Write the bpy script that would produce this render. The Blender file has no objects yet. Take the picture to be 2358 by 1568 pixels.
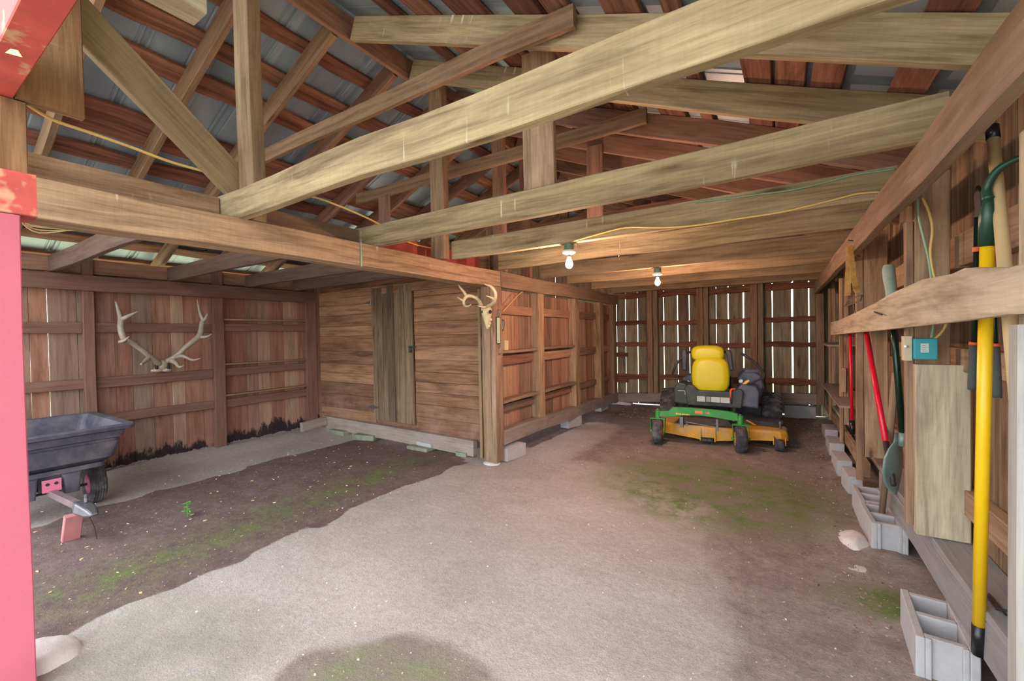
import bpy, math, random
from math import sin, cos, pi, radians
from mathutils import Vector, Matrix, noise
random.seed(7)
S = bpy.context.scene
COL = S.collection

# ------------------------------------------------------------------ camera
FOC, CX, CY, EYE = 968.5, 1179.0, 784.0, 1.5
_y, _p, _r = radians(-32.41), radians(-0.92), radians(-1.037)
FW = Vector((sin(_y)*cos(_p), cos(_y)*cos(_p), sin(_p)))
_rt = Vector((cos(_y), -sin(_y), 0)); _up = _rt.cross(FW)
RT = _rt*cos(_r) + _up*sin(_r); UP = _up*cos(_r) - _rt*sin(_r)
cam = bpy.data.cameras.new('camera'); cam.sensor_width = 36.0; cam.lens = 36.0*FOC/2358.0
cam.clip_start = 0.05; cam.clip_end = 300
co = bpy.data.objects.new('camera', cam); COL.objects.link(co)
co.matrix_world = Matrix(((RT.x, UP.x, -FW.x, 0), (RT.y, UP.y, -FW.y, 0), (RT.z, UP.z, -FW.z, EYE), (0, 0, 0, 1)))
S.camera = co

# ------------------------------------------------------------------ light
W = bpy.data.worlds.new('sky'); S.world = W; W.use_nodes = True
nt = W.node_tree; nt.nodes.clear()
o_ = nt.nodes.new('ShaderNodeOutputWorld'); b_ = nt.nodes.new('ShaderNodeBackground')
b_.inputs[0].default_value = (0.90, 0.96, 1.0, 1); b_.inputs[1].default_value = 1.6
nt.links.new(b_.outputs[0], o_.inputs[0])
sun = bpy.data.lights.new('sun', 'SUN'); sun.energy = 6.0; sun.angle = radians(3); sun.color = (1.0, 0.97, 0.92)
so = bpy.data.objects.new('sun', sun); COL.objects.link(so)
so.rotation_euler = Vector((0.46, -0.30, -0.80)).to_track_quat('-Z', 'Y').to_euler()
S.view_settings.view_transform = 'Standard'; S.view_settings.look = 'None'
S.view_settings.gamma = 1.0; S.view_settings.use_curve_mapping = False
S.view_settings.exposure = 1.75
S.cycles.max_bounces = 10; S.cycles.diffuse_bounces = 7; S.cycles.glossy_bounces = 3
S.cycles.caustics_reflective = False; S.cycles.caustics_refractive = False
S.cycles.use_denoising = True
S.cycles.sample_clamp_indirect = 6.0

def at(ax, v, px, py):
    d = RT*((px-CX)/FOC) - UP*((py-CY)/FOC) + FW
    o = Vector((0, 0, EYE)); t = (v-o[ax])/d[ax]
    return o + d*t

# ------------------------------------------------------------------ materials
def _mat(name):
    m = bpy.data.materials.new(name); m.use_nodes = True
    n = m.node_tree; b = n.nodes['Principled BSDF']
    return m, n, b
def N(n, t, **k):
    x = n.nodes.new(t)
    for a, v in k.items():
        if hasattr(x, a): setattr(x, a, v)
    return x
def rgba(c): return (c[0], c[1], c[2], 1)
def hexc(r, g, b):
    f = lambda v: ((v/255+.055)/1.055)**2.4 if v > 10 else v/255/12.92
    return (f(r), f(g), f(b))
def ramp(n, src, stops, interp='LINEAR'):
    r = N(n, 'ShaderNodeValToRGB'); r.color_ramp.interpolation = interp
    e = r.color_ramp.elements
    while len(e) < len(stops): e.new(0.5)
    for i, (p, c) in enumerate(stops):
        e[i].position = p; e[i].color = rgba(c) if len(c) == 3 else c
    n.links.new(src, r.inputs[0]); return r.outputs[0]
def mixc(n, fac, a, b, mode='MIX'):
    m = N(n, 'ShaderNodeMix'); m.data_type = 'RGBA'; m.blend_type = mode
    for s, v in ((m.inputs[0], fac), (m.inputs[6], a), (m.inputs[7], b)):
        if isinstance(v, (int, float)): s.default_value = v
        elif isinstance(v, tuple): s.default_value = rgba(v)
        else: n.links.new(v, s)
    return m.outputs[2]
def math_(n, op, a, b=None, clamp=False):
    m = N(n, 'ShaderNodeMath'); m.operation = op; m.use_clamp = clamp
    for i, v in enumerate((a, b)):
        if v is None: continue
        if isinstance(v, (int, float)): m.inputs[i].default_value = v
        else: n.links.new(v, m.inputs[i])
    return m.outputs[0]
def noisef(n, vec, scale, detail=4, rough=.55, dist=0):
    t = N(n, 'ShaderNodeTexNoise'); t.inputs['Scale'].default_value = scale
    t.inputs['Detail'].default_value = detail; t.inputs['Roughness'].default_value = rough
    t.inputs['Distortion'].default_value = dist
    n.links.new(vec, t.inputs['Vector']); return t.outputs['Fac']
def mapv(n, src, sc=(1, 1, 1), off=None):
    m = N(n, 'ShaderNodeMapping'); m.inputs['Scale'].default_value = sc
    n.links.new(src, m.inputs['Vector'])
    if off is not None: n.links.new(off, m.inputs['Location'])
    return m.outputs[0]

def wood(name, cols, knots=.5, dust=0.0, mold=False, saw=.5, rough=.85, streak=0.0, contrast=1.0, bump=.35, dustc=(.55, .5, .45)):
    """cols: list of board tones (dark to light), chosen by a random number stored per board"""
    def soft(c):
        l = .3*c[0]+.59*c[1]+.11*c[2]; return tuple(v+(l-v)*.2 for v in c)
    cols = [soft(c) for c in cols]
    m, n, b = _mat(name)
    uv = N(n, 'ShaderNodeUVMap').outputs[0]
    at_ = N(n, 'ShaderNodeAttribute'); at_.attribute_name = 'rnd'; rnd = at_.outputs['Fac']
    off = N(n, 'ShaderNodeCombineXYZ'); n.links.new(math_(n, 'MULTIPLY', rnd, 37.0), off.inputs[0]); n.links.new(math_(n, 'MULTIPLY', rnd, 91.0), off.inputs[2])
    k = len(cols)
    base = ramp(n, rnd, [(i/(k-1) if k > 1 else 0, c) for i, c in enumerate(cols)])
    g1 = noisef(n, mapv(n, uv, (1.6, 26, 1), off.outputs[0]), 1.0, 5, .6, .6)
    g2 = noisef(n, mapv(n, uv, (.9, 5, 1), off.outputs[0]), 1.0, 4, .6, 1.2)
    g3 = noisef(n, mapv(n, uv, (6, 110, 1), off.outputs[0]), 1.0, 3, .6)
    g1c = ramp(n, g1, [(.30, (.40, .34, .30)), (.5, (.97, .95, .93)), (.70, (1.3, 1.28, 1.22))])
    g2c = ramp(n, g2, [(.28, (.50, .44, .38)), (.5, (1, 1, 1)), (.72, (1.26, 1.28, 1.2))])
    c = mixc(n, .75*contrast, base, g1c, 'MULTIPLY')
    c = mixc(n, .8*contrast, c, g2c, 'MULTIPLY')
    c = mixc(n, .45*contrast, c, ramp(n, g3, [(.35, (.7, .66, .62)), (.65, (1.12, 1.12, 1.1))]), 'MULTIPLY')
    # knots
    vo = N(n, 'ShaderNodeTexVoronoi'); vo.feature = 'F1'; vo.inputs['Scale'].default_value = 1.0
    n.links.new(mapv(n, uv, (1.7, 7.5, 1), off.outputs[0]), vo.inputs['Vector'])
    sel = N(n, 'ShaderNodeSeparateColor'); n.links.new(vo.outputs['Color'], sel.inputs[0])
    kn = ramp(n, vo.outputs['Distance'], [(.06, (1, 1, 1)), (.14, (.35, .35, .35)), (.3, (0, 0, 0))])
    has = math_(n, 'GREATER_THAN', sel.outputs[0], 1-.35*knots)
    kf = math_(n, 'MULTIPLY', math_(n, 'MULTIPLY', kn, has), .8)
    c = mixc(n, kf, c, (.09, .045, .025))
    if saw > 0:
        sw = noisef(n, mapv(n, uv, (60, 7, 1), off.outputs[0]), 1.0, 4, .6, .8)
        c = mixc(n, .42*saw, c, ramp(n, sw, [(.38, (.78, .74, .7)), (.6, (1.1, 1.1, 1.08))]), 'MULTIPLY')
    if streak > 0:   # thin pale runs across the board
        st = noisef(n, mapv(n, uv, (22, 1.6, 1), off.outputs[0]), 1.0, 3, .6)
        sm = noisef(n, mapv(n, uv, (2, 6, 1), off.outputs[0]), 1.0, 2)
        f = math_(n, 'MULTIPLY', ramp(n, st, [(.66, (0, 0, 0)), (.72, (1, 1, 1))]), ramp(n, sm, [(.5, (0, 0, 0)), (.62, (1, 1, 1))]))
        c = mixc(n, math_(n, 'MULTIPLY', f, streak), c, (.72, .72, .58))
    geo = N(n, 'ShaderNodeNewGeometry'); sp = N(n, 'ShaderNodeSeparateXYZ'); n.links.new(geo.outputs['Position'], sp.inputs[0])
    if dust > 0:
        dn = noisef(n, mapv(n, geo.outputs['Position'], (3, 3, 3)), 1.0, 5, .7)
        h = math_(n, 'SUBTRACT', 1.0, math_(n, 'DIVIDE', sp.outputs[2], 1.0), True)
        f = math_(n, 'MULTIPLY', math_(n, 'MULTIPLY', ramp(n, dn, [(.35, (0, 0, 0)), (.7, (1, 1, 1))]), h), dust)
        c = mixc(n, f, c, dustc)
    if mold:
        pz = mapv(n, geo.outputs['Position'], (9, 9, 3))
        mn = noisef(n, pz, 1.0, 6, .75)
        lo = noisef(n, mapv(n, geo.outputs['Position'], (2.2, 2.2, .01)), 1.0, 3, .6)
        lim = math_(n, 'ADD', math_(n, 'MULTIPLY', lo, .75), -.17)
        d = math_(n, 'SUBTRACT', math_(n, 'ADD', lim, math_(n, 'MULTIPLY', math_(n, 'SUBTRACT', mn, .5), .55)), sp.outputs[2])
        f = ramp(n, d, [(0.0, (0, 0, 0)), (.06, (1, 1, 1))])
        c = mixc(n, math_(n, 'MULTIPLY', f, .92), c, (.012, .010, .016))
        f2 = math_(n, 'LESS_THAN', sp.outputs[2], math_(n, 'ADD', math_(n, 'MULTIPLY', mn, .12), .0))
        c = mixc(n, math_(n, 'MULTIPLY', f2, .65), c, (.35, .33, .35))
    n.links.new(c, b.inputs['Base Color'])
    b.inputs['Roughness'].default_value = rough
    b.inputs['Specular IOR Level'].default_value = .2
    bp = N(n, 'ShaderNodeBump'); bp.inputs['Strength'].default_value = bump; bp.inputs['Distance'].default_value = .004
    n.links.new(math_(n, 'ADD', g1, math_(n, 'MULTIPLY', g3, .7)), bp.inputs['Height'])
    n.links.new(bp.outputs[0], b.inputs['Normal'])
    return m

def plain(name, col, rough=.5, metal=0.0, var=.15, vscale=8.0, emit=0, spec=.5, dust=0, bump=0, speck=None, sscale=60):
    m, n, b = _mat(name)
    tc = N(n, 'ShaderNodeTexCoord').outputs['Object']
    nz = noisef(n, tc, vscale, 5, .6)
    c = mixc(n, 1.0, col, ramp(n, nz, [(.3, (1-var,)*3), (.7, (1+var,)*3)]), 'MULTIPLY')
    if dust:
        d2 = noisef(n, tc, vscale*.7, 6, .7)
        c = mixc(n, math_(n, 'MULTIPLY', ramp(n, d2, [(.45, (0, 0, 0)), (.7, (1, 1, 1))]), dust), c, (.42, .36, .33))
    if speck:
        sp = noisef(n, tc, sscale, 3, .7)
        c = mixc(n, ramp(n, sp, [(.58, (0, 0, 0)), (.66, (1, 1, 1))]), c, speck)
    n.links.new(c, b.inputs['Base Color'])
    b.inputs['Roughness'].default_value = rough; b.inputs['Metallic'].default_value = metal
    b.inputs['Specular IOR Level'].default_value = spec
    if emit:
        b.inputs['Emission Color'].default_value = rgba(col); b.inputs['Emission Strength'].default_value = emit
    if bump:
        bp = N(n, 'ShaderNodeBump'); bp.inputs['Strength'].default_value = bump; bp.inputs['Distance'].default_value = .003
        n.links.new(noisef(n, tc, vscale*9, 5, .7), bp.inputs['Height']); n.links.new(bp.outputs[0], b.inputs['Normal'])
    return m

M = {}
M['joist'] = wood('pale sawn joist wood', [hexc(154, 136, 96), hexc(166, 149, 106), hexc(174, 154, 112)], knots=.8, saw=.4, streak=.9, contrast=.95)
M['girder'] = wood('tan girder wood', [hexc(168, 130, 96), hexc(178, 144, 108)], knots=.7, saw=.6, streak=.6, contrast=.95)
M['darkjoist'] = wood('dark brown joist wood', [hexc(104, 80, 68), hexc(118, 92, 78)], knots=.4, saw=.3, contrast=.6)
M['girder_pink'] = wood('brown girder wood', [hexc(144, 118, 94), hexc(154, 126, 100)], knots=.5, saw=.4, contrast=.6)
M['rafter'] = wood('rafter wood', [hexc(138, 106, 78), hexc(156, 124, 90), hexc(152, 130, 92)], knots=.5, saw=.5, contrast=.75)
M['rafter_red'] = wood('reddish rafter wood', [hexc(142, 100, 80), hexc(156, 112, 88), hexc(148, 114, 90)], knots=.5, saw=.4, contrast=.8)
M['purlin'] = wood('red brown purlin wood', [hexc(120, 76, 60), hexc(140, 88, 68), hexc(156, 102, 80)], knots=1.2, saw=.2, contrast=1.1)
M['leftwall'] = wood('left wall planks', [hexc(140, 92, 74), hexc(164, 108, 86), hexc(122, 106, 94), hexc(172, 118, 94), hexc(148, 102, 80), hexc(170, 134, 106), hexc(120, 98, 86)], knots=.5, saw=.1, mold=True, contrast=.7, dust=.3, dustc=hexc(180, 150, 140))
M['leftframe'] = wood('left wall framing', [hexc(116, 82, 70), hexc(132, 94, 78)], knots=.5, saw=.2, contrast=.6)
M['doorwall'] = wood('cabin horizontal boards', [hexc(118, 82, 56), hexc(144, 100, 68), hexc(164, 120, 84), hexc(128, 90, 64), hexc(156, 112, 78)], knots=.5, saw=.1, contrast=1.05, dust=.9, dustc=hexc(165, 130, 115))
M['door'] = wood('old door planks', [hexc(112, 92, 68), hexc(130, 108, 80), hexc(120, 98, 72), hexc(98, 80, 60)], knots=.6, saw=.1, contrast=1.1, dust=.4, dustc=hexc(170, 145, 130))
M['partition'] = wood('partition planks', [hexc(152, 100, 78), hexc(182, 128, 98), hexc(136, 108, 92), hexc(194, 150, 116), hexc(166, 112, 86)], knots=.4, saw=.1, contrast=.7, dust=.2, dustc=hexc(180, 150, 130))
M['post'] = wood('tan post wood', [hexc(168, 138, 106), hexc(182, 152, 116)], knots=.9, saw=.4, contrast=.9)
M['oldpost'] = wood('weathered post wood', [hexc(150, 122, 96), hexc(168, 136, 108)], knots=.5, saw=.3, contrast=.9, dust=.7, dustc=hexc(110, 88, 78))
M['sill'] = wood('grey weathered sill', [hexc(146, 132, 122), hexc(156, 140, 128)], knots=.3, saw=.2, contrast=.6, dust=.5, dustc=hexc(175, 165, 162))
M['greysill'] = wood('blue grey sill plank', [hexc(132, 134, 140), hexc(146, 146, 150)], knots=.1, saw=.1, contrast=.45, dust=.4, dustc=hexc(165, 158, 158))
M['backwall'] = wood('back wall planks', [hexc(132, 118, 96), hexc(156, 144, 118), hexc(148, 136, 110), hexc(128, 108, 88), hexc(162, 148, 118)], knots=.7, saw=.2, contrast=1.0)
M['backrail'] = wood('dark live edge rails', [hexc(130, 82, 58), hexc(150, 98, 68)], knots=1.4, saw=.1, contrast=1.2)
M['backpost'] = wood('back wall posts', [hexc(160, 116, 86), hexc(144, 124, 98)], knots=.4, saw=.2, contrast=.8)
M['rightwall'] = wood('right wall planks', [hexc(134, 108, 84), hexc(152, 126, 98), hexc(124, 98, 76), hexc(164, 140, 112)], knots=.6, saw=.2, contrast=1.0)
M['rightpost'] = wood('right wall posts', [hexc(166, 134, 102), hexc(178, 146, 112), hexc(154, 122, 94)], knots=.9, saw=.4, contrast=.85)
M['paleboard'] = wood('pale weathered board', [hexc(186, 170, 142), hexc(196, 182, 154)], knots=.8, saw=.3, contrast=.8, dust=.0)
M['daylitpost'] = wood('daylit whitish post', [hexc(172, 168, 162), hexc(166, 162, 156)], knots=.2, saw=.2, contrast=.4)  # daylight on the near right stud is put into its whitish colour
M['redpaint'] = plain('weathered red paint', hexc(196, 82, 74), .65, 0, .25, 5, speck=hexc(200, 150, 116), sscale=7)
M['redstain'] = plain('red stained wood', hexc(150, 66, 56), .8, 0, .25, 5)
M['proppink'] = plain('weathered pink board', hexc(178, 118, 116), .7, 0, .15, 9)
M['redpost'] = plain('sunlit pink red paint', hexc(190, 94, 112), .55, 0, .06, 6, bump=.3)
M['stubwood'] = wood('brown stained board', [hexc(150, 108, 66), hexc(158, 116, 72)], knots=.4, saw=.4, contrast=1.0, streak=.2)
M['concrete'] = plain('concrete block', hexc(182, 181, 184), .95, 0, .10, 12, spec=.2, bump=.9, dust=.25)
M['mossblock'] = plain('mossy concrete', hexc(128, 136, 118), .95, 0, .2, 9, spec=.2, bump=.9, dust=.2)
M['rock'] = plain('pale stone', hexc(206, 200, 196), .9, 0, .18, 6, spec=.2, bump=.9)
M['oldbone'] = plain('old bone', hexc(172, 156, 134), .7, 0, .2, 14, bump=.3)
M['bone'] = plain('bone', hexc(196, 188, 150), .6, 0, .15, 14, bump=.3)
M['bonedark'] = plain('dark bone hollow', hexc(40, 34, 34), .8, 0, .2, 10)
M['antler'] = plain('grey antler', hexc(150, 138, 124), .55, 0, .2, 14, bump=.3)
M['antlerpale'] = plain('pale antler', hexc(214, 200, 160), .5, 0, .12, 14, bump=.3)
M['yellowvinyl'] = plain('yellow vinyl', hexc(204, 192, 24), .42, 0, .03, 5)
M['jdgreen'] = plain('green enamel', hexc(30, 138, 52), .4, 0, .12, 9, dust=.15)
M['jdyellow'] = plain('dusty yellow enamel', hexc(206, 152, 40), .6, 0, .2, 7, dust=.65)
M['hubyellow'] = plain('yellow wheel enamel', hexc(220, 170, 40), .5, 0, .1, 9, dust=.2)
M['blackplastic'] = plain('black plastic', hexc(44, 46, 52), .5, 0, .15, 8, dust=.12)
M['bodyplastic'] = plain('dark green black plastic', hexc(40, 50, 48), .5, 0, .15, 8, dust=.12)
M['bluegrey'] = plain('blue grey plastic', hexc(72, 76, 96), .45, 0, .1, 8, dust=.15)
M['tyre'] = plain('dusty rubber', hexc(54, 54, 60), .85, 0, .2, 14, dust=.35, bump=.3)
M['steel'] = plain('dull steel', hexc(118, 116, 122), .4, .7, .15, 14)
M['rust'] = plain('rusty iron', hexc(96, 58, 40), .8, .2, .3, 20)
M['darkiron'] = plain('dark iron', hexc(60, 54, 58), .6, .4, .2, 20)
M['label'] = plain('pale printed label', hexc(196, 204, 196), .6, 0, .06, 30)
M['labelgrey'] = plain('grey label print', hexc(140, 148, 142), .6, 0, .06, 30)
M['labelorange'] = plain('orange label', hexc(232, 120, 60), .6, 0, .06, 30)
M['labelyellow'] = plain('yellow lettering', hexc(236, 190, 70), .5, 0, .02, 30)
M['deckorange'] = plain('orange plastic', hexc(226, 96, 44), .5, 0, .05, 9)
M['cartpoly'] = plain('charcoal poly', hexc(66, 66, 80), .6, 0, .14, 6, dust=.22)
M['pinkmetal'] = plain('faded red metal', hexc(205, 110, 140), .5, 0, .1, 9)
M['tubered'] = plain('dusty tongue steel', hexc(130, 108, 112), .6, .2, .2, 9)
M['bluepole'] = plain('yellow fibreglass', hexc(246, 200, 24), .35, 0, .03, 5)
M['rubberblack'] = plain('glossy black rubber', hexc(26, 26, 30), .3, 0, .1, 9)
M['grip'] = plain('grey foam grip', hexc(74, 80, 78), .8, 0, .08, 14)
M['toolgreen'] = plain('dark green enamel', hexc(36, 74, 58), .35, .2, .15, 9)
M['shaftgreen'] = plain('green black shaft', hexc(16, 46, 36), .25, .3, .1, 9)
M['redhandle'] = plain('glossy red fibreglass', hexc(220, 18, 52), .3, 0, .08, 9)
M['glove'] = plain('pale grey green grip', hexc(150, 172, 158), .6, 0, .15, 14)
M['spadesteel'] = plain('teal grey blade', hexc(134, 154, 150), .4, .15, .2, 9)
M['handlewood'] = plain('turned ash handle', hexc(206, 180, 132), .45, 0, .08, 5)
M['teal'] = plain('teal plastic', hexc(38, 150, 160), .5, 0, .05, 9)
M['cabley'] = plain('yellow cable', hexc(222, 190, 112), .5, 0, .05, 9)
M['cableg'] = plain('pale green cable', hexc(140, 170, 140), .5, 0, .08, 9)
M['leather'] = plain('tan strap', hexc(190, 150, 82), .6, 0, .25, 20)
M['porcelain'] = plain('white porcelain', hexc(236, 226, 214), .3, 0, .03, 9)
M['boxgreen'] = plain('green grey octagon box', hexc(96, 128, 104), .5, .2, .1, 9)
M['scaleface'] = plain('pale green scale face', hexc(186, 200, 170), .4, 0, .06, 30)
M['leaf'] = plain('fresh leaf', hexc(84, 160, 60), .5, 0, .2, 20)
M['deadleaf'] = plain('yellow dead leaf', hexc(226, 190, 96), .6, 0, .1, 20)
M['paper'] = plain('paper tag', hexc(214, 196, 156), .7, 0, .06, 20)
m, n, b = _mat('glowing bulb'); b.inputs['Base Color'].default_value = (1, .9, .8, 1)
b.inputs['Emission Color'].default_value = (1, .82, .66, 1); b.inputs['Emission Strength'].default_value = 40
M['bulb'] = m
# metal roof
m, n, b = _mat('galvanised roof sheet')
g = N(n, 'ShaderNodeNewGeometry').outputs['Position']
a1 = noisef(n, mapv(n, g, (1, 1, 1)), 1.3, 4, .6); a2 = noisef(n, mapv(n, g, (1, 1, 1)), 160, 2, .5)
c = ramp(n, a1, [(.3, hexc(120, 134, 150)), (.7, hexc(164, 180, 188))])
c = mixc(n, .5, c, ramp(n, a2, [(.3, (.8,)*3), (.7, (1.15,)*3)]), 'MULTIPLY')
n.links.new(c, b.inputs['Base Color']); b.inputs['Metallic'].default_value = .2; b.inputs['Roughness'].default_value = .42
M['roof'] = m
# dirt floor
m, n, b = _mat('dirt floor')
g = N(n, 'ShaderNodeNewGeometry').outputs['Position']
zd = N(n, 'ShaderNodeAttribute'); zd.attribute_name = 'dry'; zm = N(n, 'ShaderNodeAttribute'); zm.attribute_name = 'moss'
zb = N(n, 'ShaderNodeAttribute'); zb.attribute_name = 'litter'
e1 = noisef(n, g, 5, 6, .65); e2 = noisef(n, g, 22, 5, .7); e3 = noisef(n, g, 120, 3, .7); e0 = noisef(n, g, 1.1, 4, .6)
dsum = math_(n, 'ADD', zd.outputs['Fac'], math_(n, 'MULTIPLY', math_(n, 'SUBTRACT', e1, .5), .6))
dryn = ramp(n, dsum, [(.42, (0, 0, 0)), (.56, (1, 1, 1))]); dryw = ramp(n, dsum, [(.25, (0, 0, 0)), (.8, (1, 1, 1))])
zl = zb.outputs['Fac']
dry = mixc(n, zl, dryn, dryw)
cd = ramp(n, e0, [(.3, hexc(160, 153, 149)), (.7, hexc(180, 173, 169))])
cd = mixc(n, .8, cd, ramp(n, e2, [(.3, (.84, .82, .80)), (.7, (1.1, 1.1, 1.1))]), 'MULTIPLY')
cw = mixc(n, zl, ramp(n, e1, [(.3, hexc(100, 84, 84)), (.7, hexc(124, 106, 104))]), ramp(n, e1, [(.3, hexc(126, 114, 110)), (.7, hexc(152, 141, 136))]))
cw = mixc(n, .8, cw, ramp(n, e2, [(.3, (.74, .72, .70)), (.7, (1.22, 1.2, 1.18))]), 'MULTIPLY')
c = mixc(n, dry, cw, cd)
c = mixc(n, .8, c, ramp(n, e3, [(.25, (.66, .64, .62)), (.5, (1, 1, 1)), (.75, (1.24, 1.22, 1.2))]), 'MULTIPLY')
mo = math_(n, 'MULTIPLY', zm.outputs['Fac'], ramp(n, math_(n, 'ADD', math_(n, 'MULTIPLY', e1, .6), math_(n, 'MULTIPLY', e2, .4)), [(.40, (0, 0, 0)), (.58, (1, 1, 1))]))
c = mixc(n, math_(n, 'MULTIPLY', mo, .95), c, mixc(n, e2, hexc(66, 88, 44), hexc(118, 132, 76)))
pk = noisef(n, g, 48, 2, .5)
c = mixc(n, ramp(n, pk, [(.70, (0, 0, 0)), (.74, (1, 1, 1))]), c, hexc(208, 188, 176))
n.links.new(c, b.inputs['Base Color']); b.inputs['Roughness'].default_value = .97; b.inputs['Specular IOR Level'].default_value = .1
bp = N(n, 'ShaderNodeBump'); bp.inputs['Strength'].default_value = .6; bp.inputs['Distance'].default_value = .012
n.links.new(math_(n, 'ADD', e2, math_(n, 'MULTIPLY', e3, .5)), bp.inputs['Height']); n.links.new(bp.outputs[0], b.inputs['Normal'])
M['dirt'] = m
M['lawn'] = plain('sunlit grass', hexc(152, 160, 124), .9, 0, .3, 3, spec=.1)
M['yard'] = plain('pale gravel yard', hexc(122, 116, 108), .95, 0, .15, 3, spec=.1)

# ------------------------------------------------------------------ mesh builder
class MB:
    def __init__(s): s.v = []; s.f = []; s.uv = []; s.r = []
    def add(s, vs, fs, uvs=None, r=None):
        o = len(s.v); s.v += [tuple(p) for p in vs]; r = random.random() if r is None else r
        for i, f in enumerate(fs):
            s.f.append([o+k for k in f]); s.r.append(r)
            s.uv.append(uvs[i] if uvs else [(0, 0)]*len(f))
    def beam(s, a, b, w, h, up=(0, 0, 1), jit=.002, wav=0.0, seg=None, ch=.004, r=None, cut0=0, cut1=0):
        """sawn timber from a to b, w across, h along up; wav = waney edge"""
        a = Vector(a); b = Vector(b); L = (b-a).length; d = (b-a)/L
        up = Vector(up); up = (up-d*up.dot(d)).normalized(); sd = d.cross(up)
        if seg is None: seg = max(1, min(30, int(L/(.12 if wav else .5))))
        ch = min(ch, w*.2, h*.2); rr = random.random() if r is None else r
        ph = random.random()*50; vs = []; us = []
        prof = [(-w/2+ch, -h/2), (w/2-ch, -h/2), (w/2, -h/2+ch), (w/2, h/2-ch), (w/2-ch, h/2), (-w/2+ch, h/2), (-w/2, h/2-ch), (-w/2, -h/2+ch)]
        per = [0, w, w+.01, w+h, w+h+.01, 2*w+h, 2*w+h+.01, 2*w+2*h, 2*w+2*h+.01]
        u0 = rr*13
        for i in range(seg+1):
            t = i/seg; c = a+d*(L*t)
            jx = (noise.noise(Vector((ph+t*L*1.3, 1, 0))))*jit*3; jz = (noise.noise(Vector((ph+t*L*1.1, 7, 0))))*jit*3
            e0 = noise.noise(Vector((ph+t*L*3.0, 3, 2)))*wav; e1 = noise.noise(Vector((ph+t*L*2.6, 9, 5)))*wav
            for (x, z) in prof:
                xx = x + jx; sh = 0
                if wav: xx += (e0 if x < 0 else e1)
                if cut0 and i == 0: sh = cut0*(z/h)
                if cut1 and i == seg: sh = cut1*(z/h)
                vs.append(c + sd*xx + up*(z+jz) + d*sh)
        fs = []; uv = []
        for i in range(seg):
            for k in range(8):
                k2 = (k+1) % 8
                fs.append([i*8+k, i*8+k2, (i+1)*8+k2, (i+1)*8+k])
                u1 = u0+L*i/seg; u2 = u0+L*(i+1)/seg
                uv.append([(u1, per[k]), (u1, per[k+1]), (u2, per[k+1]), (u2, per[k])])
        for base, rev in ((0, True), (seg*8, False)):
            idx = [base+k for k in range(8)]
            if rev: idx = idx[::-1]
            fs.append(idx); uv.append([(u0+prof[k % 8][0]*.3, 3+prof[k % 8][1]) for k in range(8)])
        s.add(vs, fs, uv, rr); return s
    def box(s, x0, x1, y0, y1, z0, z1, long=None, **k):
        d = [x1-x0, y1-y0, z1-z0]
        if long is None: long = d.index(max(d))
        c = Vector(((x0+x1)/2, (y0+y1)/2, (z0+z1)/2)); e = Vector((0, 0, 0)); e[long] = d[long]/2
        if long == 2: s.beam(c-e, c+e, d[0], d[1], (0, 1, 0), **k)   # side = x
        elif long == 1: s.beam(c-e, c+e, d[0], d[2], (0, 0, 1), **k)
        else: s.beam(c-e, c+e, d[1], d[2], (0, 0, 1), **k)
        return s
    def tube(s, pts, rad, n=10, cap=True, flat=1.0):
        pts = [Vector(p) for p in pts]
        if not isinstance(rad, (list, tuple)): rad = [rad]*len(pts)
        vs = []; prev = None
        for i, p in enumerate(pts):
            t = (pts[min(i+1, len(pts)-1)]-pts[max(i-1, 0)])
            t = t.normalized() if t.length > 1e-9 else Vector((0, 0, 1))
            if prev is None:
                a = Vector((0, 0, 1)) if abs(t.z) < .9 else Vector((1, 0, 0)); nn = t.cross(a).normalized()
            else:
                nn = (prev-t*prev.dot(t)); nn = nn.normalized() if nn.length > 1e-6 else prev
            prev = nn; bb = t.cross(nn)
            for k in range(n):
                g_ = 2*pi*k/n; vs.append(p+(nn*cos(g_)+bb*sin(g_)*flat)*rad[i])
        fs = []; uv = []; L = 0
        for i in range(len(pts)-1):
            L2 = L+(pts[i+1]-pts[i]).length
            for k in range(n):
                k2 = (k+1) % n; fs.append([i*n+k, i*n+k2, (i+1)*n+k2, (i+1)*n+k])
                uv.append([(L, k/n), (L, (k+1)/n), (L2, (k+1)/n), (L2, k/n)])
            L = L2
        if cap:
            fs.append(list(range(n))[::-1]); uv.append([(0, 0)]*n)
            fs.append([(len(pts)-1)*n+k for k in range(n)]); uv.append([(0, 0)]*n)
        s.add(vs, fs, uv); return s
    def lathe(s, c, ax, prof, n=24):
        """prof = [(t along ax, radius)]"""
        c = Vector(c); ax = Vector(ax).normalized(); a = Vector((0, 0, 1)) if abs(ax.z) < .9 else Vector((1, 0, 0))
        e1 = ax.cross(a).normalized(); e2 = ax.cross(e1); vs = []
        for (t, r) in prof:
            for k in range(n):
                g_ = 2*pi*k/n; vs.append(c+ax*t+(e1*cos(g_)+e2*sin(g_))*max(r, 1e-4))
        fs = [[i*n+k, i*n+(k+1) % n, (i+1)*n+(k+1) % n, (i+1)*n+k] for i in range(len(prof)-1) for k in range(n)]
        if prof[0][1] > 2e-4: fs.append(list(range(n))[::-1])
        if prof[-1][1] > 2e-4: fs.append([(len(prof)-1)*n+k for k in range(n)])
        s.add(vs, fs); return s
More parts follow.
